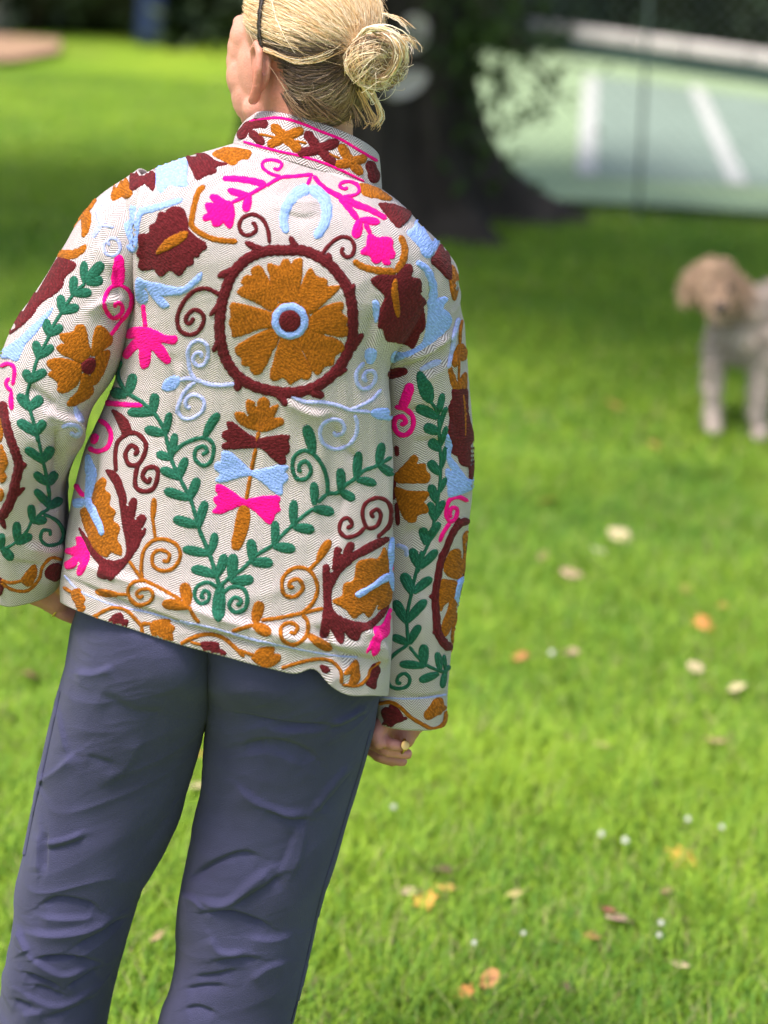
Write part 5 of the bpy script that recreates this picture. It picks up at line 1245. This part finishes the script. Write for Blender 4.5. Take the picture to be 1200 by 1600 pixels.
scroll('K', [(4, 620), (80, 590), (140, 620), (150, 700), (130, 820)], 36); scroll('K', [(100, 730), (62, 790), (90, 850), (130, 870)], 34); leaf('K', (120, 870), (125, 1075), 48)
scroll('L', [(640, 1250), (720, 1230), (800, 1240), (840, 1300), (780, 1340), (730, 1300)], 40); leaf('L', (780, 1030), (860, 1200), 60)
on(BSL, BT); tile(60, 160, 5)
blob('O', [(575, 735), (600, 650), (640, 600), (685, 600), (715, 670), (728, 715), (700, 742), (640, 735), (590, 765)], 'patch')
blob('O', [(345, 880), (400, 860), (405, 940), (385, 1010), (350, 1050), (345, 980)], 'leaf'); stroke('O', [(452, 752), (400, 830), (335, 885), (250, 1000)], 18)
scroll('L', [(480, 790), (470, 880), (480, 960), (420, 1060)], 34); scroll('L', [(480, 960), (540, 965), (590, 980)], 22)
scroll('L', [(520, 1080), (510, 1140), (540, 1190), (600, 1195), (640, 1140), (620, 1080), (570, 1060), (540, 1090), (560, 1120)], 20)
on(BSL); tile(0, 640, 3.75)
for a, b, w in (((252, 308), (146, 228), 48), ((250, 305), (302, 215), 52), ((288, 440), (200, 368), 46), ((285, 440), (332, 365), 50), ((292, 575), (202, 468), 44), ((288, 575), (360, 520), 48), ((190, 660), (180, 555), 44), ((190, 655), (275, 645), 46), ((110, 790), (100, 655), 48), ((108, 785), (190, 738), 46), ((8, 815), (6, 722), 44), ((10, 812), (74, 880), 52)): leaf('G', a, b, w)
stroke('G', [(180, 20), (215, 130), (245, 270), (270, 390), (290, 560), (240, 610), (190, 660)], 16); scroll('G', [(250, 610), (330, 650), (370, 720), (350, 780), (280, 795), (240, 760), (250, 710), (290, 710), (295, 740)], 17); stroke('G', [(185, 655), (150, 720), (60, 800), (2, 812)], 14)
stroke('M', [(14, -50), (30, 60), (60, 170), (95, 265), (110, 330), (92, 420), (60, 540), (2, 640)], 46, 56, 'wreath', 0.0024); stroke('M', [(105, 335), (158, 322)], 46, 30, 'thorn'); stroke('M', [(85, 500), (148, 456)], 46, 16, 'thorn'); stroke('M', [(4, 640), (34, 700)], 40, 14, 'thorn')
blob('O', [(2, 30), (14, 60), (14, 150), (2, 180)], 'petal'); blob('O', [(2, 220), (18, 232), (45, 310), (22, 360), (38, 400), (2, 420)], 'petal'); blob('O', [(2, 465), (20, 490), (2, 540)], 'petal')
blob('O', [(200, 910), (215, 950), (200, 1000), (165, 1035), (125, 1000), (160, 950)]); stroke('O', [(2, 998), (60, 1015), (132, 1003)], 15); stroke('O', [(2, 1006), (60, 1050), (130, 1065), (180, 1050), (230, 990), (250, 920), (300, 870), (362, 878)], 15)
blob('M', [(290, 915), (345, 905), (362, 950), (330, 1000), (285, 990), (265, 960)]); blob('M', [(1, 990), (15, 1010), (15, 1060), (1, 1083)])

# ------------------------------ right sleeve
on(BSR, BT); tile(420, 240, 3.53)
blob('M', [(960, 495), (985, 540), (998, 600), (1008, 690), (990, 690), (950, 650), (900, 595), (930, 540)], 'patch'); blob('O', [(1005, 620), (1030, 650), (1044, 720), (1025, 805), (1005, 760), (1000, 690)], 'patch')
stroke('B', [(815, 595), (870, 640), (905, 720), (905, 800), (890, 860)], 28, 48, 'leaf', 0.0021)
blob('B', [(930, 800), (985, 800), (960, 850), (1000, 900), (990, 960), (900, 1040), (820, 1090), (760, 1120), (680, 1150), (690, 1100), (740, 1100), (800, 1080), (850, 1040), (870, 960), (880, 870), (890, 820)], 'leaf')
blob('M', [(670, 1195), (750, 1185), (755, 1215), (670, 1240)], 'leaf')  # brown shadow at the armpit drawn as a maroon wool piece
on(BSR); tile(540, 560, 4.706)
blob('K', [(395, 345), (440, 210), (475, 185), (500, 215), (480, 290), (440, 370)], 'bud'); scroll('K', [(360, 355), (430, 370), (490, 420), (495, 500), (450, 560), (390, 555), (358, 500), (370, 440), (420, 430), (440, 470), (400, 490)], 32)
blob('G', [(530, 110), (560, 105), (620, 180), (645, 240), (640, 310), (600, 320), (550, 260), (525, 160)], 'leaf')
stroke('G', [(620, 310), (660, 370), (685, 450), (690, 600), (700, 750), (695, 900), (680, 1020), (660, 1150), (620, 1330), (560, 1470), (530, 1580)], 20)
for a, b, w in (((675, 438), (514, 362), 72), ((672, 420), (714, 255), 46), ((692, 545), (574, 498), 72), ((690, 530), (742, 355), 34), ((692, 675), (610, 605), 72), ((700, 640), (742, 498), 36), ((692, 850), (614, 750), 66), ((708, 800), (743, 640), 38), ((672, 1060), (626, 925), 62), ((695, 980), (743, 875), 38), ((652, 1190), (615, 1055), 56), ((655, 1190), (728, 1045), 50), ((592, 1370), (558, 1242), 66), ((600, 1360), (694, 1205), 56), ((542, 1540), (484, 1395), 66), ((550, 1540), (674, 1408), 60)): leaf('G', a, b, w)
blob('O', [(362, 860), (420, 800), (480, 730), (510, 715), (530, 740), (525, 780), (580, 780), (590, 830), (620, 860), (600, 910), (520, 915), (380, 910)], 'petal'); blob('O', [(362, 950), (450, 975), (600, 985), (600, 1020), (570, 1060), (605, 1090), (600, 1130), (530, 1150), (510, 1200), (460, 1200), (420, 1150), (385, 1060)], 'petal')
stroke('M', [(352, 880), (350, 1040)], 36, kind='flower_centre'); stroke('M', [(375, 1060), (385, 1230)], 30, kind='thorn'); stroke('M', [(372, 640), (380, 720)], 30, kind='thorn')
blob('M', [(790, 230), (882, 220), (896, 400), (932, 560), (938, 700), (928, 880), (912, 870), (908, 800), (850, 780), (825, 720), (780, 690), (785, 620), (760, 540), (770, 440), (760, 360), (785, 300)])
leaf('O', (872, 565), (856, 258), 42, 'vein')
blob('B', [(745, 560), (780, 640), (770, 720), (830, 800), (890, 890), (936, 890), (932, 950), (860, 990), (770, 1020), (755, 960), (740, 820), (780, 820), (740, 720)], 'leaf')
scroll('K', [(900, 1050), (830, 1020), (760, 1050), (740, 1150), (770, 1200), (810, 1170), (820, 1110), (780, 1100), (765, 1150), (785, 1165)], 26); stroke('K', [(770, 1205), (720, 1280), (690, 1352)], 26)
stroke('M', [(908, 1188), (830, 1222), (780, 1300), (740, 1400), (700, 1500), (680, 1600)], 46, 42, 'wreath', 0.0024); stroke('M', [(815, 1250), (832, 1168)], 46, 26, 'thorn'); stroke('M', [(715, 1480), (692, 1430)], 40, 26, 'thorn')
blob('O', [(868, 1300), (908, 1285), (905, 1450), (885, 1590), (860, 1560), (870, 1420)], 'petal'); scroll('L', [(370, 1370), (440, 1400), (450, 1460)], 30)
tile(640, 480, 6.667)
stroke('O', [(545, 130), (525, 250), (520, 385)], 20); blob('O', [(510, 390), (450, 540), (455, 610), (490, 600), (515, 480)], 'leaf'); blob('O', [(535, 380), (582, 440), (588, 500), (566, 545), (530, 530)], 'leaf')
blob('O', [(430, 620), (460, 700), (500, 780), (550, 720), (582, 680), (588, 800), (570, 850), (460, 850), (410, 690)], 'flower_cup'); stroke('O', [(515, 540), (508, 770)], 12); leaf('L', (110, 655), (330, 560), 60); scroll('L', [(510, 110), (470, 260), (440, 450), (405, 640)], 34)
tile(540, 860, 4.444)
for a, b, w in (((462, 300), (395, 158), 72), ((470, 295), (600, 190), 60), ((425, 500), (342, 345), 66), ((432, 495), (562, 345), 60), ((440, 650), (318, 598), 54), ((445, 650), (520, 518), 54), ((540, 810), (545, 650), 66), ((545, 805), (374, 790), 54), ((652, 830), (635, 705), 44), ((645, 855), (510, 905), 54), ((690, 835), (668, 955), 36), ((688, 835), (728, 800), 26), ((690, 830), (682, 722), 22)): leaf('G', a, b, w)
stroke('G', [(530, 0), (490, 150), (460, 290), (435, 400), (425, 500), (435, 655)], 20); scroll('G', [(440, 650), (340, 720), (292, 790), (282, 870), (310, 940), (370, 960), (430, 940), (445, 890), (410, 855), (365, 880), (360, 920), (390, 920)], 21); stroke('G', [(440, 665), (500, 740), (560, 795), (650, 835), (705, 842)], 18)
stroke('M', [(685, 0), (660, 80), (640, 200), (622, 320), (630, 450), (640, 560), (680, 640), (735, 685)], 42, 54, 'wreath', 0.0024); stroke('M', [(622, 325), (578, 318)], 44, 26, 'thorn'); stroke('M', [(640, 560), (602, 576)], 44, 26, 'thorn')
blob('O', [(740, 0), (790, 0), (800, 60), (832, 150), (790, 190), (720, 180), (685, 130), (700, 60)], 'petal'); blob('O', [(665, 210), (765, 220), (770, 260), (740, 330), (680, 380), (662, 420), (650, 330)], 'petal'); blob('O', [(735, 335), (795, 390), (760, 450), (710, 570), (682, 590), (672, 520), (710, 420)], 'petal'); blob('O', [(798, 405), (800, 500), (758, 635), (742, 638), (738, 580), (762, 480)], 'petal')
stroke('B', [(826, 180), (788, 225), (770, 300), (785, 370), (808, 390)], 32, kind='ring', H=0.0028)
stroke('O', [(230, 1065), (310, 1055), (380, 1090), (440, 1150), (520, 1200), (610, 1240), (680, 1200), (700, 1112)], 22); blob('O', [(545, 1140), (580, 1090), (620, 1035), (665, 1030), (680, 1080), (695, 1090), (640, 1140), (570, 1175)])
blob('M', [(250, 1140), (260, 1100), (300, 1090), (310, 1075), (350, 1090), (390, 1140), (400, 1180), (360, 1195), (310, 1225), (250, 1220), (270, 1180)]); stroke('M', [(395, 1165), (430, 1168)], 18); stroke('L', [(220, 1018), (400, 1030), (560, 1022), (700, 1000)], 8, kind='seam_thread', H=0.0008)

# ------------------------------ collar
on(BC); tile(340, 160, 4.286)
stroke('K', [(212, 135), (330, 108), (430, 106), (560, 140), (680, 190), (820, 245), (930, 310), (1070, 395)], 15); stroke('K', [(170, 262), (300, 300), (420, 330), (560, 360), (720, 410), (860, 470), (985, 533)], 14)
stroke('M', [(145, 245), (195, 172), (260, 142), (340, 146)], 56, 58, 'cross', 0.002); stroke('M', [(215, 195), (312, 280)], 54, kind='cross')
stroke('O', [(362, 150), (440, 225), (556, 328)], 60, kind='cross', H=0.002); stroke('O', [(576, 182), (450, 232), (335, 290)], 60, kind='cross', H=0.0024)
stroke('M', [(588, 194), (670, 300), (786, 416)], 60, kind='cross', H=0.002); stroke('M', [(812, 262), (680, 310), (535, 348)], 62, kind='cross', H=0.0024)
stroke('O', [(820, 280), (880, 380), (968, 482)], 60, kind='cross', H=0.002); stroke('O', [(998, 370), (890, 402), (785, 420)], 58, kind='cross', H=0.0024); stroke('M', [(1008, 392), (1040, 470), (1052, 540)], 54, 80, kind='cross')
for q in ([(270, 212), (330, 222), (385, 236)], [(520, 258), (560, 266), (600, 276)], [(735, 342), (780, 360), (822, 376)]): stroke('O', q, 14)

# ------------------------------ sewn seams
YARN['S'] = (mat('cotton_thread', (0.46, 0.42, 0.40), 0.9, 0.1, noise=0.2, nscale=300), 'grey'); YARN['T'] = (TRO, 'navy')
_em = emit
def seam(target, parent, pts, w, col, H=0.0010):
    on(target); tile(0, 0, 1.0); PARENT[0] = parent
    q = np.array(pts, float); L = np.linalg.norm(np.diff(q, axis=0), axis=1).sum(); c = crom(q, max(12, int(L / 2.5))); n0 = len(bpy.data.objects)
    before = set(bpy.data.objects); ribbon('seam', col, c, np.full(len(c), w), H)
    for o in set(bpy.data.objects) - before: o.name = 'seam'; del o['label']
    PARENT[0] = jacket
seam(BT, jacket, [(372, 231), (430, 243), (500, 264), (564, 288)], 4.5, 'S'); seam(BT, jacket, [(238, 268), (216, 315), (207, 370), (204, 430), (205, 490)], 4.0, 'S')
TRB = BVHTree.FromPolygons([tuple(x) for x in np.concatenate(tv)], tf)
seam(TRB, trousers, [(580, 1142), (566, 1195), (549, 1250), (531, 1310), (512, 1370), (497, 1425), (485, 1480), (472, 1535), (458, 1598)], 5.0, 'T', 0.0016)
seam(TRB, trousers, [(93, 1080), (80, 1140), (66, 1205), (51, 1270), (38, 1335)], 4.5, 'T', 0.0016)

# ------------------------------ the same motifs carried round the outer side of each sleeve
def side(target, cen, dirn):
    f = Vector(dirn).normalized(); r = f.cross(Vector((0, 0, 1))).normalized(); w = r.cross(f)
    PRJ[0] = (Vector(cen) - f, f, r, w); on(target); tile(0, 0, 1.0)
def side_set(sg):
    for k in range(8):
        a = 2 * math.pi * k / 8; blob('O', [(44 * math.cos(a - .3), 150 + 44 * math.sin(a - .3)), (50 * math.cos(a), 150 + 50 * math.sin(a)), (44 * math.cos(a + .3), 150 + 44 * math.sin(a + .3)), (16 * math.cos(a), 150 + 16 * math.sin(a))], 'petal')
    stroke('M', [(62 * math.cos(a), 150 + 62 * math.sin(a)) for a in np.linspace(0, 6.283, 15)[:-1]], 12, kind='wreath', closed=True)
    blob('B', [(13 * math.cos(a), 150 + 13 * math.sin(a)) for a in np.linspace(0, 6.283, 11)[:-1]], 'flower_centre', H=0.0028)
    blob('M', [(0, -170), (24, -150), (30, -110), (20, -70), (0, -45), (-20, -70), (-30, -110), (-24, -150)]); leaf('O', (0, -65), (0, -150), 10, 'vein')
    leaf('B', (-6, -30), (-44, 20), 18); leaf('B', (6, -30), (44, 20), 18); scroll('K', [(0, 70), (18, 50), (12, 28), (-8, 30), (-10, 48), (2, 52)], 6)
    stroke('O', [(-50, 268), (-20, 250), (10, 266), (45, 250)], 6); leaf('O', (0, 262), (12, 238), 16)
side(BSL, P(-5, 650, 2.09), (1, -0.55, -0.05)); side_set(1)
side(BSR, P(725, 720, 2.17), (-1, -0.55, -0.02)); side_set(-1)
PRJ[0] = None
# ------------------------------------------------------------------ dog
paw = G(1148, 678); dog = empty('dog', (paw.x, paw.y, 0))
tag(dog, 'curly brown headed dog with greyish coat standing on the lawn at right', 'dog')
DY = R(-52)                                                   # dog-local: -y forward (towards the camera), turned so the body trails off to the right
DMt = Matrix.Rotation(R(-42), 3, 'Z') @ Matrix.Scale(0.93, 3)
do = Vector((paw.x, paw.y, 0))
def D(x, y, z): return do + DMt @ Vector((x, y, z))
bf = Buf()
bf.ellipsoid(D(0, 0.06, 0.37), (0.105, 0.14, 0.135), DMt); bf.ellipsoid(D(0, 0.26, 0.385), (0.10, 0.17, 0.115), DMt); bf.ellipsoid(D(0, 0.46, 0.40), (0.098, 0.13, 0.115), DMt)
hd = D(0, -0.02, 0) ; hx = G(1116, 690); H_ = P(1116, 446, 0)if False else None
def px_at(u, v, ydist): return P(u, v, ydist)
yh = do.y - 0.06
head = P(1117, 447, yh); neck0 = D(0, 0.02, 0.44)
bf.chain([neck0, (neck0 + head) / 2 + Vector((0, 0, -0.01)), head], [.085, .072, .070])
bf.ellipsoid(head + Vector((0, 0.01, 0.012)), (0.066, 0.074, 0.064)); bf.ellipsoid(head + Vector((0, 0.0, 0.052)), (0.055, 0.06, 0.035))
bf.chain([head + Vector((-0.006, -0.05, -0.012)), head + Vector((-0.012, -0.115, -0.035))], [.046, .036])
for sx in (-1, 1):
    bf.chain([head + Vector((sx * 0.054, 0.02, 0.034)), head + Vector((sx * 0.084, 0.015, 0.0)), head + Vector((sx * 0.088, 0.01, -0.045))], [.022, .024, .019])
    bf.ellipsoid(head + Vector((sx * .03, -.055, .03)), (.02, .015, .012))
for sx, u in ((-1, 1112), (1, 1184)):
    f0 = P(u, 674 if sx < 0 else 682, do.y - (0.0 if sx < 0 else 0.05)); f0 = Vector((f0.x, f0.y, 0))
    bf.chain([D(sx * 0.075, 0.05, 0.36), Vector((f0.x, f0.y + .02, 0.22)), Vector((f0.x, f0.y + .005, 0.09)), f0 + Vector((0, 0, 0.035))], [.060, .036, .026, .027])
    bf.ellipsoid(f0 + Vector((0, -0.03, 0.025)), (.028, .042, .023))
    b0 = D(sx * 0.085, 0.50, 0)
    bf.chain([D(sx * 0.07, 0.47, 0.38), D(sx * 0.085, 0.41, 0.25), D(sx * 0.085, 0.56, 0.15), D(sx * 0.085, 0.53, 0.03)], [.082, .055, .034, .030])
    bf.ellipsoid(D(sx * 0.085, 0.50, .024), (.03, .045, .024), DMt)
bf.chain([D(0, 0.56, 0.46), D(0, 0.66, 0.52), D(0, 0.72, 0.58)], [.028, .024, .016])
v, f, nn = remesh(bf, 0.007, 5)
crl = vnoise(v, 42, 3) * 0.0075 + vnoise(v, 90, 4) * 0.004
v = v + nn * crl[:, None]
dh = np.linalg.norm((v - np.array(head)) / np.array([.125, .16, .105]), axis=1); hk = np.clip(1.35 - dh, 0, 1)[:, None]; hk = np.clip(hk * 2.2, 0, 1)
body_c = np.array([0.40, 0.33, 0.275]); head_c = np.array([0.40, 0.27, 0.18]); mot = (0.85 + 0.3 * (vnoise(v, 16, 9) * .5 + .5))[:, None]
brisk_shade = np.clip(1 - np.linalg.norm((v - np.array(head) - np.array([0, -.02, -.13])) / np.array([.05, .12, .08]), axis=1), 0, 1)[:, None]  # shadow under the head, painted dark into the chest coat
cols = (body_c * (1 - hk) + head_c * hk) * mot; cols = cols * (1 - brisk_shade * .8) + np.array([.10, .065, .05]) * brisk_shade * .8
COAT = mat('dog_coat', (0.3, 0.25, 0.2), 0.9, 0.1, attr=True, noise=0.25, nscale=60, bump=0.8, bscale=110)
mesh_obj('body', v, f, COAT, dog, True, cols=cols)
# shaggy coat: short curled locks over the skin
fb = Buf(); sel = np.random.choice(len(v), 7000, replace=False)
for i_ in sel:
    p_ = Vector(v[i_]); n_ = Vector(nn[i_]); t_ = Vector(np.random.randn(3)); t_ = (t_ - n_ * t_.dot(n_)).normalized(); ln = random.uniform(.012, .026) * (0.55 if v[i_][2] < 0.26 else 1.0)
    if p_.z < 0.03: continue
    q1 = p_ + n_ * ln * .55 + t_ * ln * .3; q2 = p_ + n_ * ln * .75 + t_ * ln * .9 + Vector((0, 0, -ln * .5))
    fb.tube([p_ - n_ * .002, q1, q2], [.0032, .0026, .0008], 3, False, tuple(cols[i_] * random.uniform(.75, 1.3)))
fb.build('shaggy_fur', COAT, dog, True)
NOSE = mat('dog_nose', (0.05, 0.03, 0.025), 0.35, 0.5)
b_ = Buf(); b_.ellipsoid(head + Vector((-0.013, -0.160, -0.026)), (.021, .018, .016)); b_.build('nose', NOSE, dog, True)
for sx in (-1, 1):
    b_ = Buf(); b_.ellipsoid(head + Vector((sx * .031 - .004, -.088, .016)), (.011, .010, .010)); b_.build('eye', NOSE, dog, True)

# ------------------------------------------------------------------ fallen leaves and clover heads on the lawn
def leaf_shape(kind):
    if kind == 'round': return [(0, 0), (.30, .12), (.45, .38), (.40, .66), (.22, .90), (0, 1.05), (-.22, .90), (-.40, .66), (-.45, .38), (-.30, .12)]
    if kind == 'oval': return [(0, 0), (.16, .12), (.27, .35), (.28, .60), (.16, .86), (0, 1.08), (-.16, .86), (-.28, .60), (-.27, .35), (-.16, .12)]
    return [(0, 0), (.12, .16), (.42, .10), (.34, .34), (.60, .56), (.30, .58), (.26, .82), (.10, .74), (0, 1.05), (-.10, .74), (-.26, .82), (-.30, .58), (-.60, .56), (-.34, .34), (-.42, .10), (-.12, .16)]
LM = {}
def leaf_mat(c):
    c = tuple(x * 0.66 + 0.05 for x in c)
    if c not in LM: LM[c] = mat('fallen_leaf_colour', c, 0.7, 0.2, noise=0.22, nscale=60, bump=0.4, bscale=150)
    return LM[c]
YEL = (0.62, 0.36, 0.03); ORA = (0.58, 0.19, 0.03); PAL = (0.62, 0.48, 0.26); TAN = (0.50, 0.30, 0.15); BRN = (0.16, 0.07, 0.03); PNK = (0.66, 0.40, 0.28); REDB = (0.33, 0.06, 0.03)
def fallen(u, v, size, c, kind, label):
    p = G(u, v, 0.027); root = empty('fallen_leaf', p); tag(root, label, 'leaf', 'autumn leaves fallen on the lawn')
    sh = leaf_shape(kind); rot = Matrix.Rotation(random.uniform(0, 6.28), 3, 'Z') @ Matrix.Rotation(R(random.uniform(-22, 22)), 3, 'X') @ Matrix.Rotation(R(random.uniform(-22, 22)), 3, 'Y')
    cu = random.uniform(0.15, 0.5); vs = [Vector((0, .5, 0.02))] + [Vector((x, y, cu * x * x + 0.25 * cu * (y - .5) ** 2 + random.uniform(-.03, .03))) for x, y in sh]
    n = len(sh); mid = [Vector((x * .5, .5 + (y - .5) * .5, .25 * cu * x * x)) for x, y in sh]; vs += mid
    tr = lambda q: p + rot @ ((q - Vector((0, .5, 0))) * size)
    fs = [(0, 1 + n + i, 1 + n + (i + 1) % n) for i in range(n)] + [(1 + n + i, 1 + i, 1 + (i + 1) % n, 1 + n + (i + 1) % n) for i in range(n)]
    o = mesh_obj('blade', [tr(q) for q in vs], fs, leaf_mat(c), root, True); md = o.modifiers.new('t', 'SOLIDIFY'); md.thickness = 0.0006
    b = Buf(); b.tube([tr(Vector((0, .6, .03))), tr(Vector((0, 0, .0))), tr(Vector((.05, -.35, .04)))], [.0007, .0009, .0010], 5); b.build('stalk', leaf_mat(BRN), root, True)
fallen(960, 632, .060, YEL, 'round', 'pale yellow blurred leaf on the lawn left of the dog, topmost of the fallen leaves')
fallen(1025, 696, .055, YEL, 'oval', 'yellow fallen leaf just left of the dog front paws')
fallen(855, 783, .062, (0.68, 0.33, 0.03), 'lobed', 'bright orange yellow leaf on the grass right of the patterned sleeve')
fallen(967, 838, .070, PAL, 'round', 'large pale cream leaf below the yellow ones near the middle right lawn')
fallen(936, 860, .050, (0.66, 0.58, 0.36), 'oval', 'small whitish leaf just left below the large pale cream leaf')
fallen(848, 868, .045, TAN, 'oval', 'tan leaf lying below the bright orange yellow leaf')
fallen(893, 896, .066, PNK, 'round', 'pinkish tan broad leaf on the lawn right of the sleeve medallion')
fallen(1073, 921, .052, (0.66, 0.44, 0.10), 'oval', 'pale amber leaf above the vivid orange leaf at right')
fallen(1098, 974, .058, (0.72, 0.24, 0.03), 'lobed', 'vivid orange leaf on the grass at right below the dog')
fallen(1131, 946, .042, ORA, 'oval', 'small dull orange leaf right above the vivid orange leaf')
fallen(812, 1026, .042, ORA, 'round', 'brownish orange small leaf right of the green embroidered cuff end')
fallen(892, 1018, .040, PNK, 'oval', 'faint pink leaf right of a white clover head mid lawn')
fallen(1087, 1042, .044, PAL, 'round', 'pale beige leaf beside a clover head at right of the lawn')
fallen(1150, 1074, .046, (0.70, 0.60, 0.28), 'round', 'pale lemon leaf near the right edge below the beige leaf')
fallen(1121, 1156, .056, TAN, 'lobed', 'tan lobed leaf near the right edge level with the ringed hand')
fallen(940, 1163, .046, (0.66, 0.50, 0.20), 'oval', 'cream leaf standing upright in the grass right of the ringed hand')
fallen(1066, 1343, .062, (0.74, 0.36, 0.02), 'lobed', 'golden yellow leaf alone in the lower right lawn')
fallen(1041, 1390, .040, TAN, 'oval', 'dull tan leaf just below the golden yellow leaf')
fallen(665, 1409, .046, (0.72, 0.36, 0.02), 'lobed', 'golden leaf on the grass beside the right trouser leg')
fallen(697, 1386, .036, YEL, 'oval', 'small yellow leaf right above the golden leaf by the trousers')
fallen(690, 1359, .042, BRN, 'round', 'dark brown leaf above the small yellow leaf by the trousers')
fallen(640, 1392, .032, PAL, 'round', 'tiny cream leaf left of the golden leaf by the trousers')
fallen(805, 1396, .036, (0.66, 0.50, 0.18), 'oval', 'small straw coloured leaf in the middle of the lower lawn')
fallen(963, 1434, .044, (0.70, 0.42, 0.34), 'round', 'pale pink upturned leaf in the lower right lawn')
fallen(951, 1421, .034, REDB, 'oval', 'dark red leaf tucked behind the pale pink upturned leaf')
fallen(926, 1462, .038, (0.45, 0.14, 0.03), 'lobed', 'rusty leaf below the pale pink leaf')
fallen(1062, 1506, .034, PAL, 'oval', 'small buff leaf near the bottom right of the lawn')
fallen(765, 1531, .040, (0.66, 0.27, 0.07), 'round', 'orange tan leaf near the bottom of the lawn')
fallen(724, 1550, .040, (0.70, 0.26, 0.03), 'lobed', 'orange leaf at the bottom of the lawn right of the trousers')
fallen(890, 1541, .040, BRN, 'oval', 'dark brown curled leaf near the bottom middle of the lawn')
fallen(52, 1056, .050, (0.26, 0.08, 0.03), 'lobed', 'reddish brown leaf on the grass left of the trousers')
fallen(310, 1178, .040, ORA, 'oval', 'orange leaf seen in the gap between the trouser legs, upper one')
fallen(306, 1228, .036, PAL, 'oval', 'cream leaf seen between the trouser legs below the orange one')
fallen(246, 1462, .030, TAN, 'oval', 'tan leaf low in the gap between the trouser legs')
fallen(720, 780, .044, PNK, 'oval', 'pink leaf close behind the outer edge of the right sleeve')
CLV = mat('clover_white', (0.55, 0.56, 0.48), 0.8, 0.1); CST = mat('clover_stalk', (0.08, 0.16, 0.02), 0.7, 0.1)
def clover(u, v, s, label):
    s = s * 0.62; p = G(u, v, 0.05); root = empty('clover_flower', (p.x, p.y, 0)); tag(root, label, 'flower', 'white clover heads in the lawn')
    b = Buf()
    for k in range(26):
        a = 2.4 * k; z = 1 - 1.7 * k / 26; r = math.sqrt(max(0, 1 - z * z)); d = Vector((r * math.cos(a), r * math.sin(a), z)); t = d.orthogonal().normalized()
        c = p + d * s * .55; b.add([c - t * s * .16, c + t * s * .16, c + d * s * .45], [(0, 1, 2)]); w = d.cross(t); b.add([c - w * s * .16, c + w * s * .16, c + d * s * .45], [(0, 1, 2)])
    b.ellipsoid(p, (s * .6, s * .6, s * .55), None, 10, 8)
    b.build('flower_head', CLV, root, True); b = Buf(); b.tube([(p.x, p.y, 0), (p.x + .004, p.y, .03), p], .0012, 5); b.build('stalk', CST, root, True)
for u, v, s, lb in ((615, 1261, .011, 'white clover head in the grass just below the ringed hand'), (977, 1313, .013, 'brightest white clover head left of the golden yellow leaf'), (940, 1303, .011, 'white clover head left beside the brightest one'),
                    (1075, 1280, .011, 'white clover head above the golden yellow leaf'), (1128, 1292, .010, 'white clover head at right above the golden yellow leaf'), (1033, 1442, .010, 'white clover head right of the pale pink leaf'),
                    (1030, 1461, .009, 'white clover head lower right of the pale pink leaf'), (862, 1020, .014, 'white clover head left of the faint pink leaf mid lawn'), (741, 1473, .009, 'white clover head above the orange leaves at the bottom'), (818, 1458, .008, 'small white clover head in the lower middle lawn')): clover(u, v, s, lb)
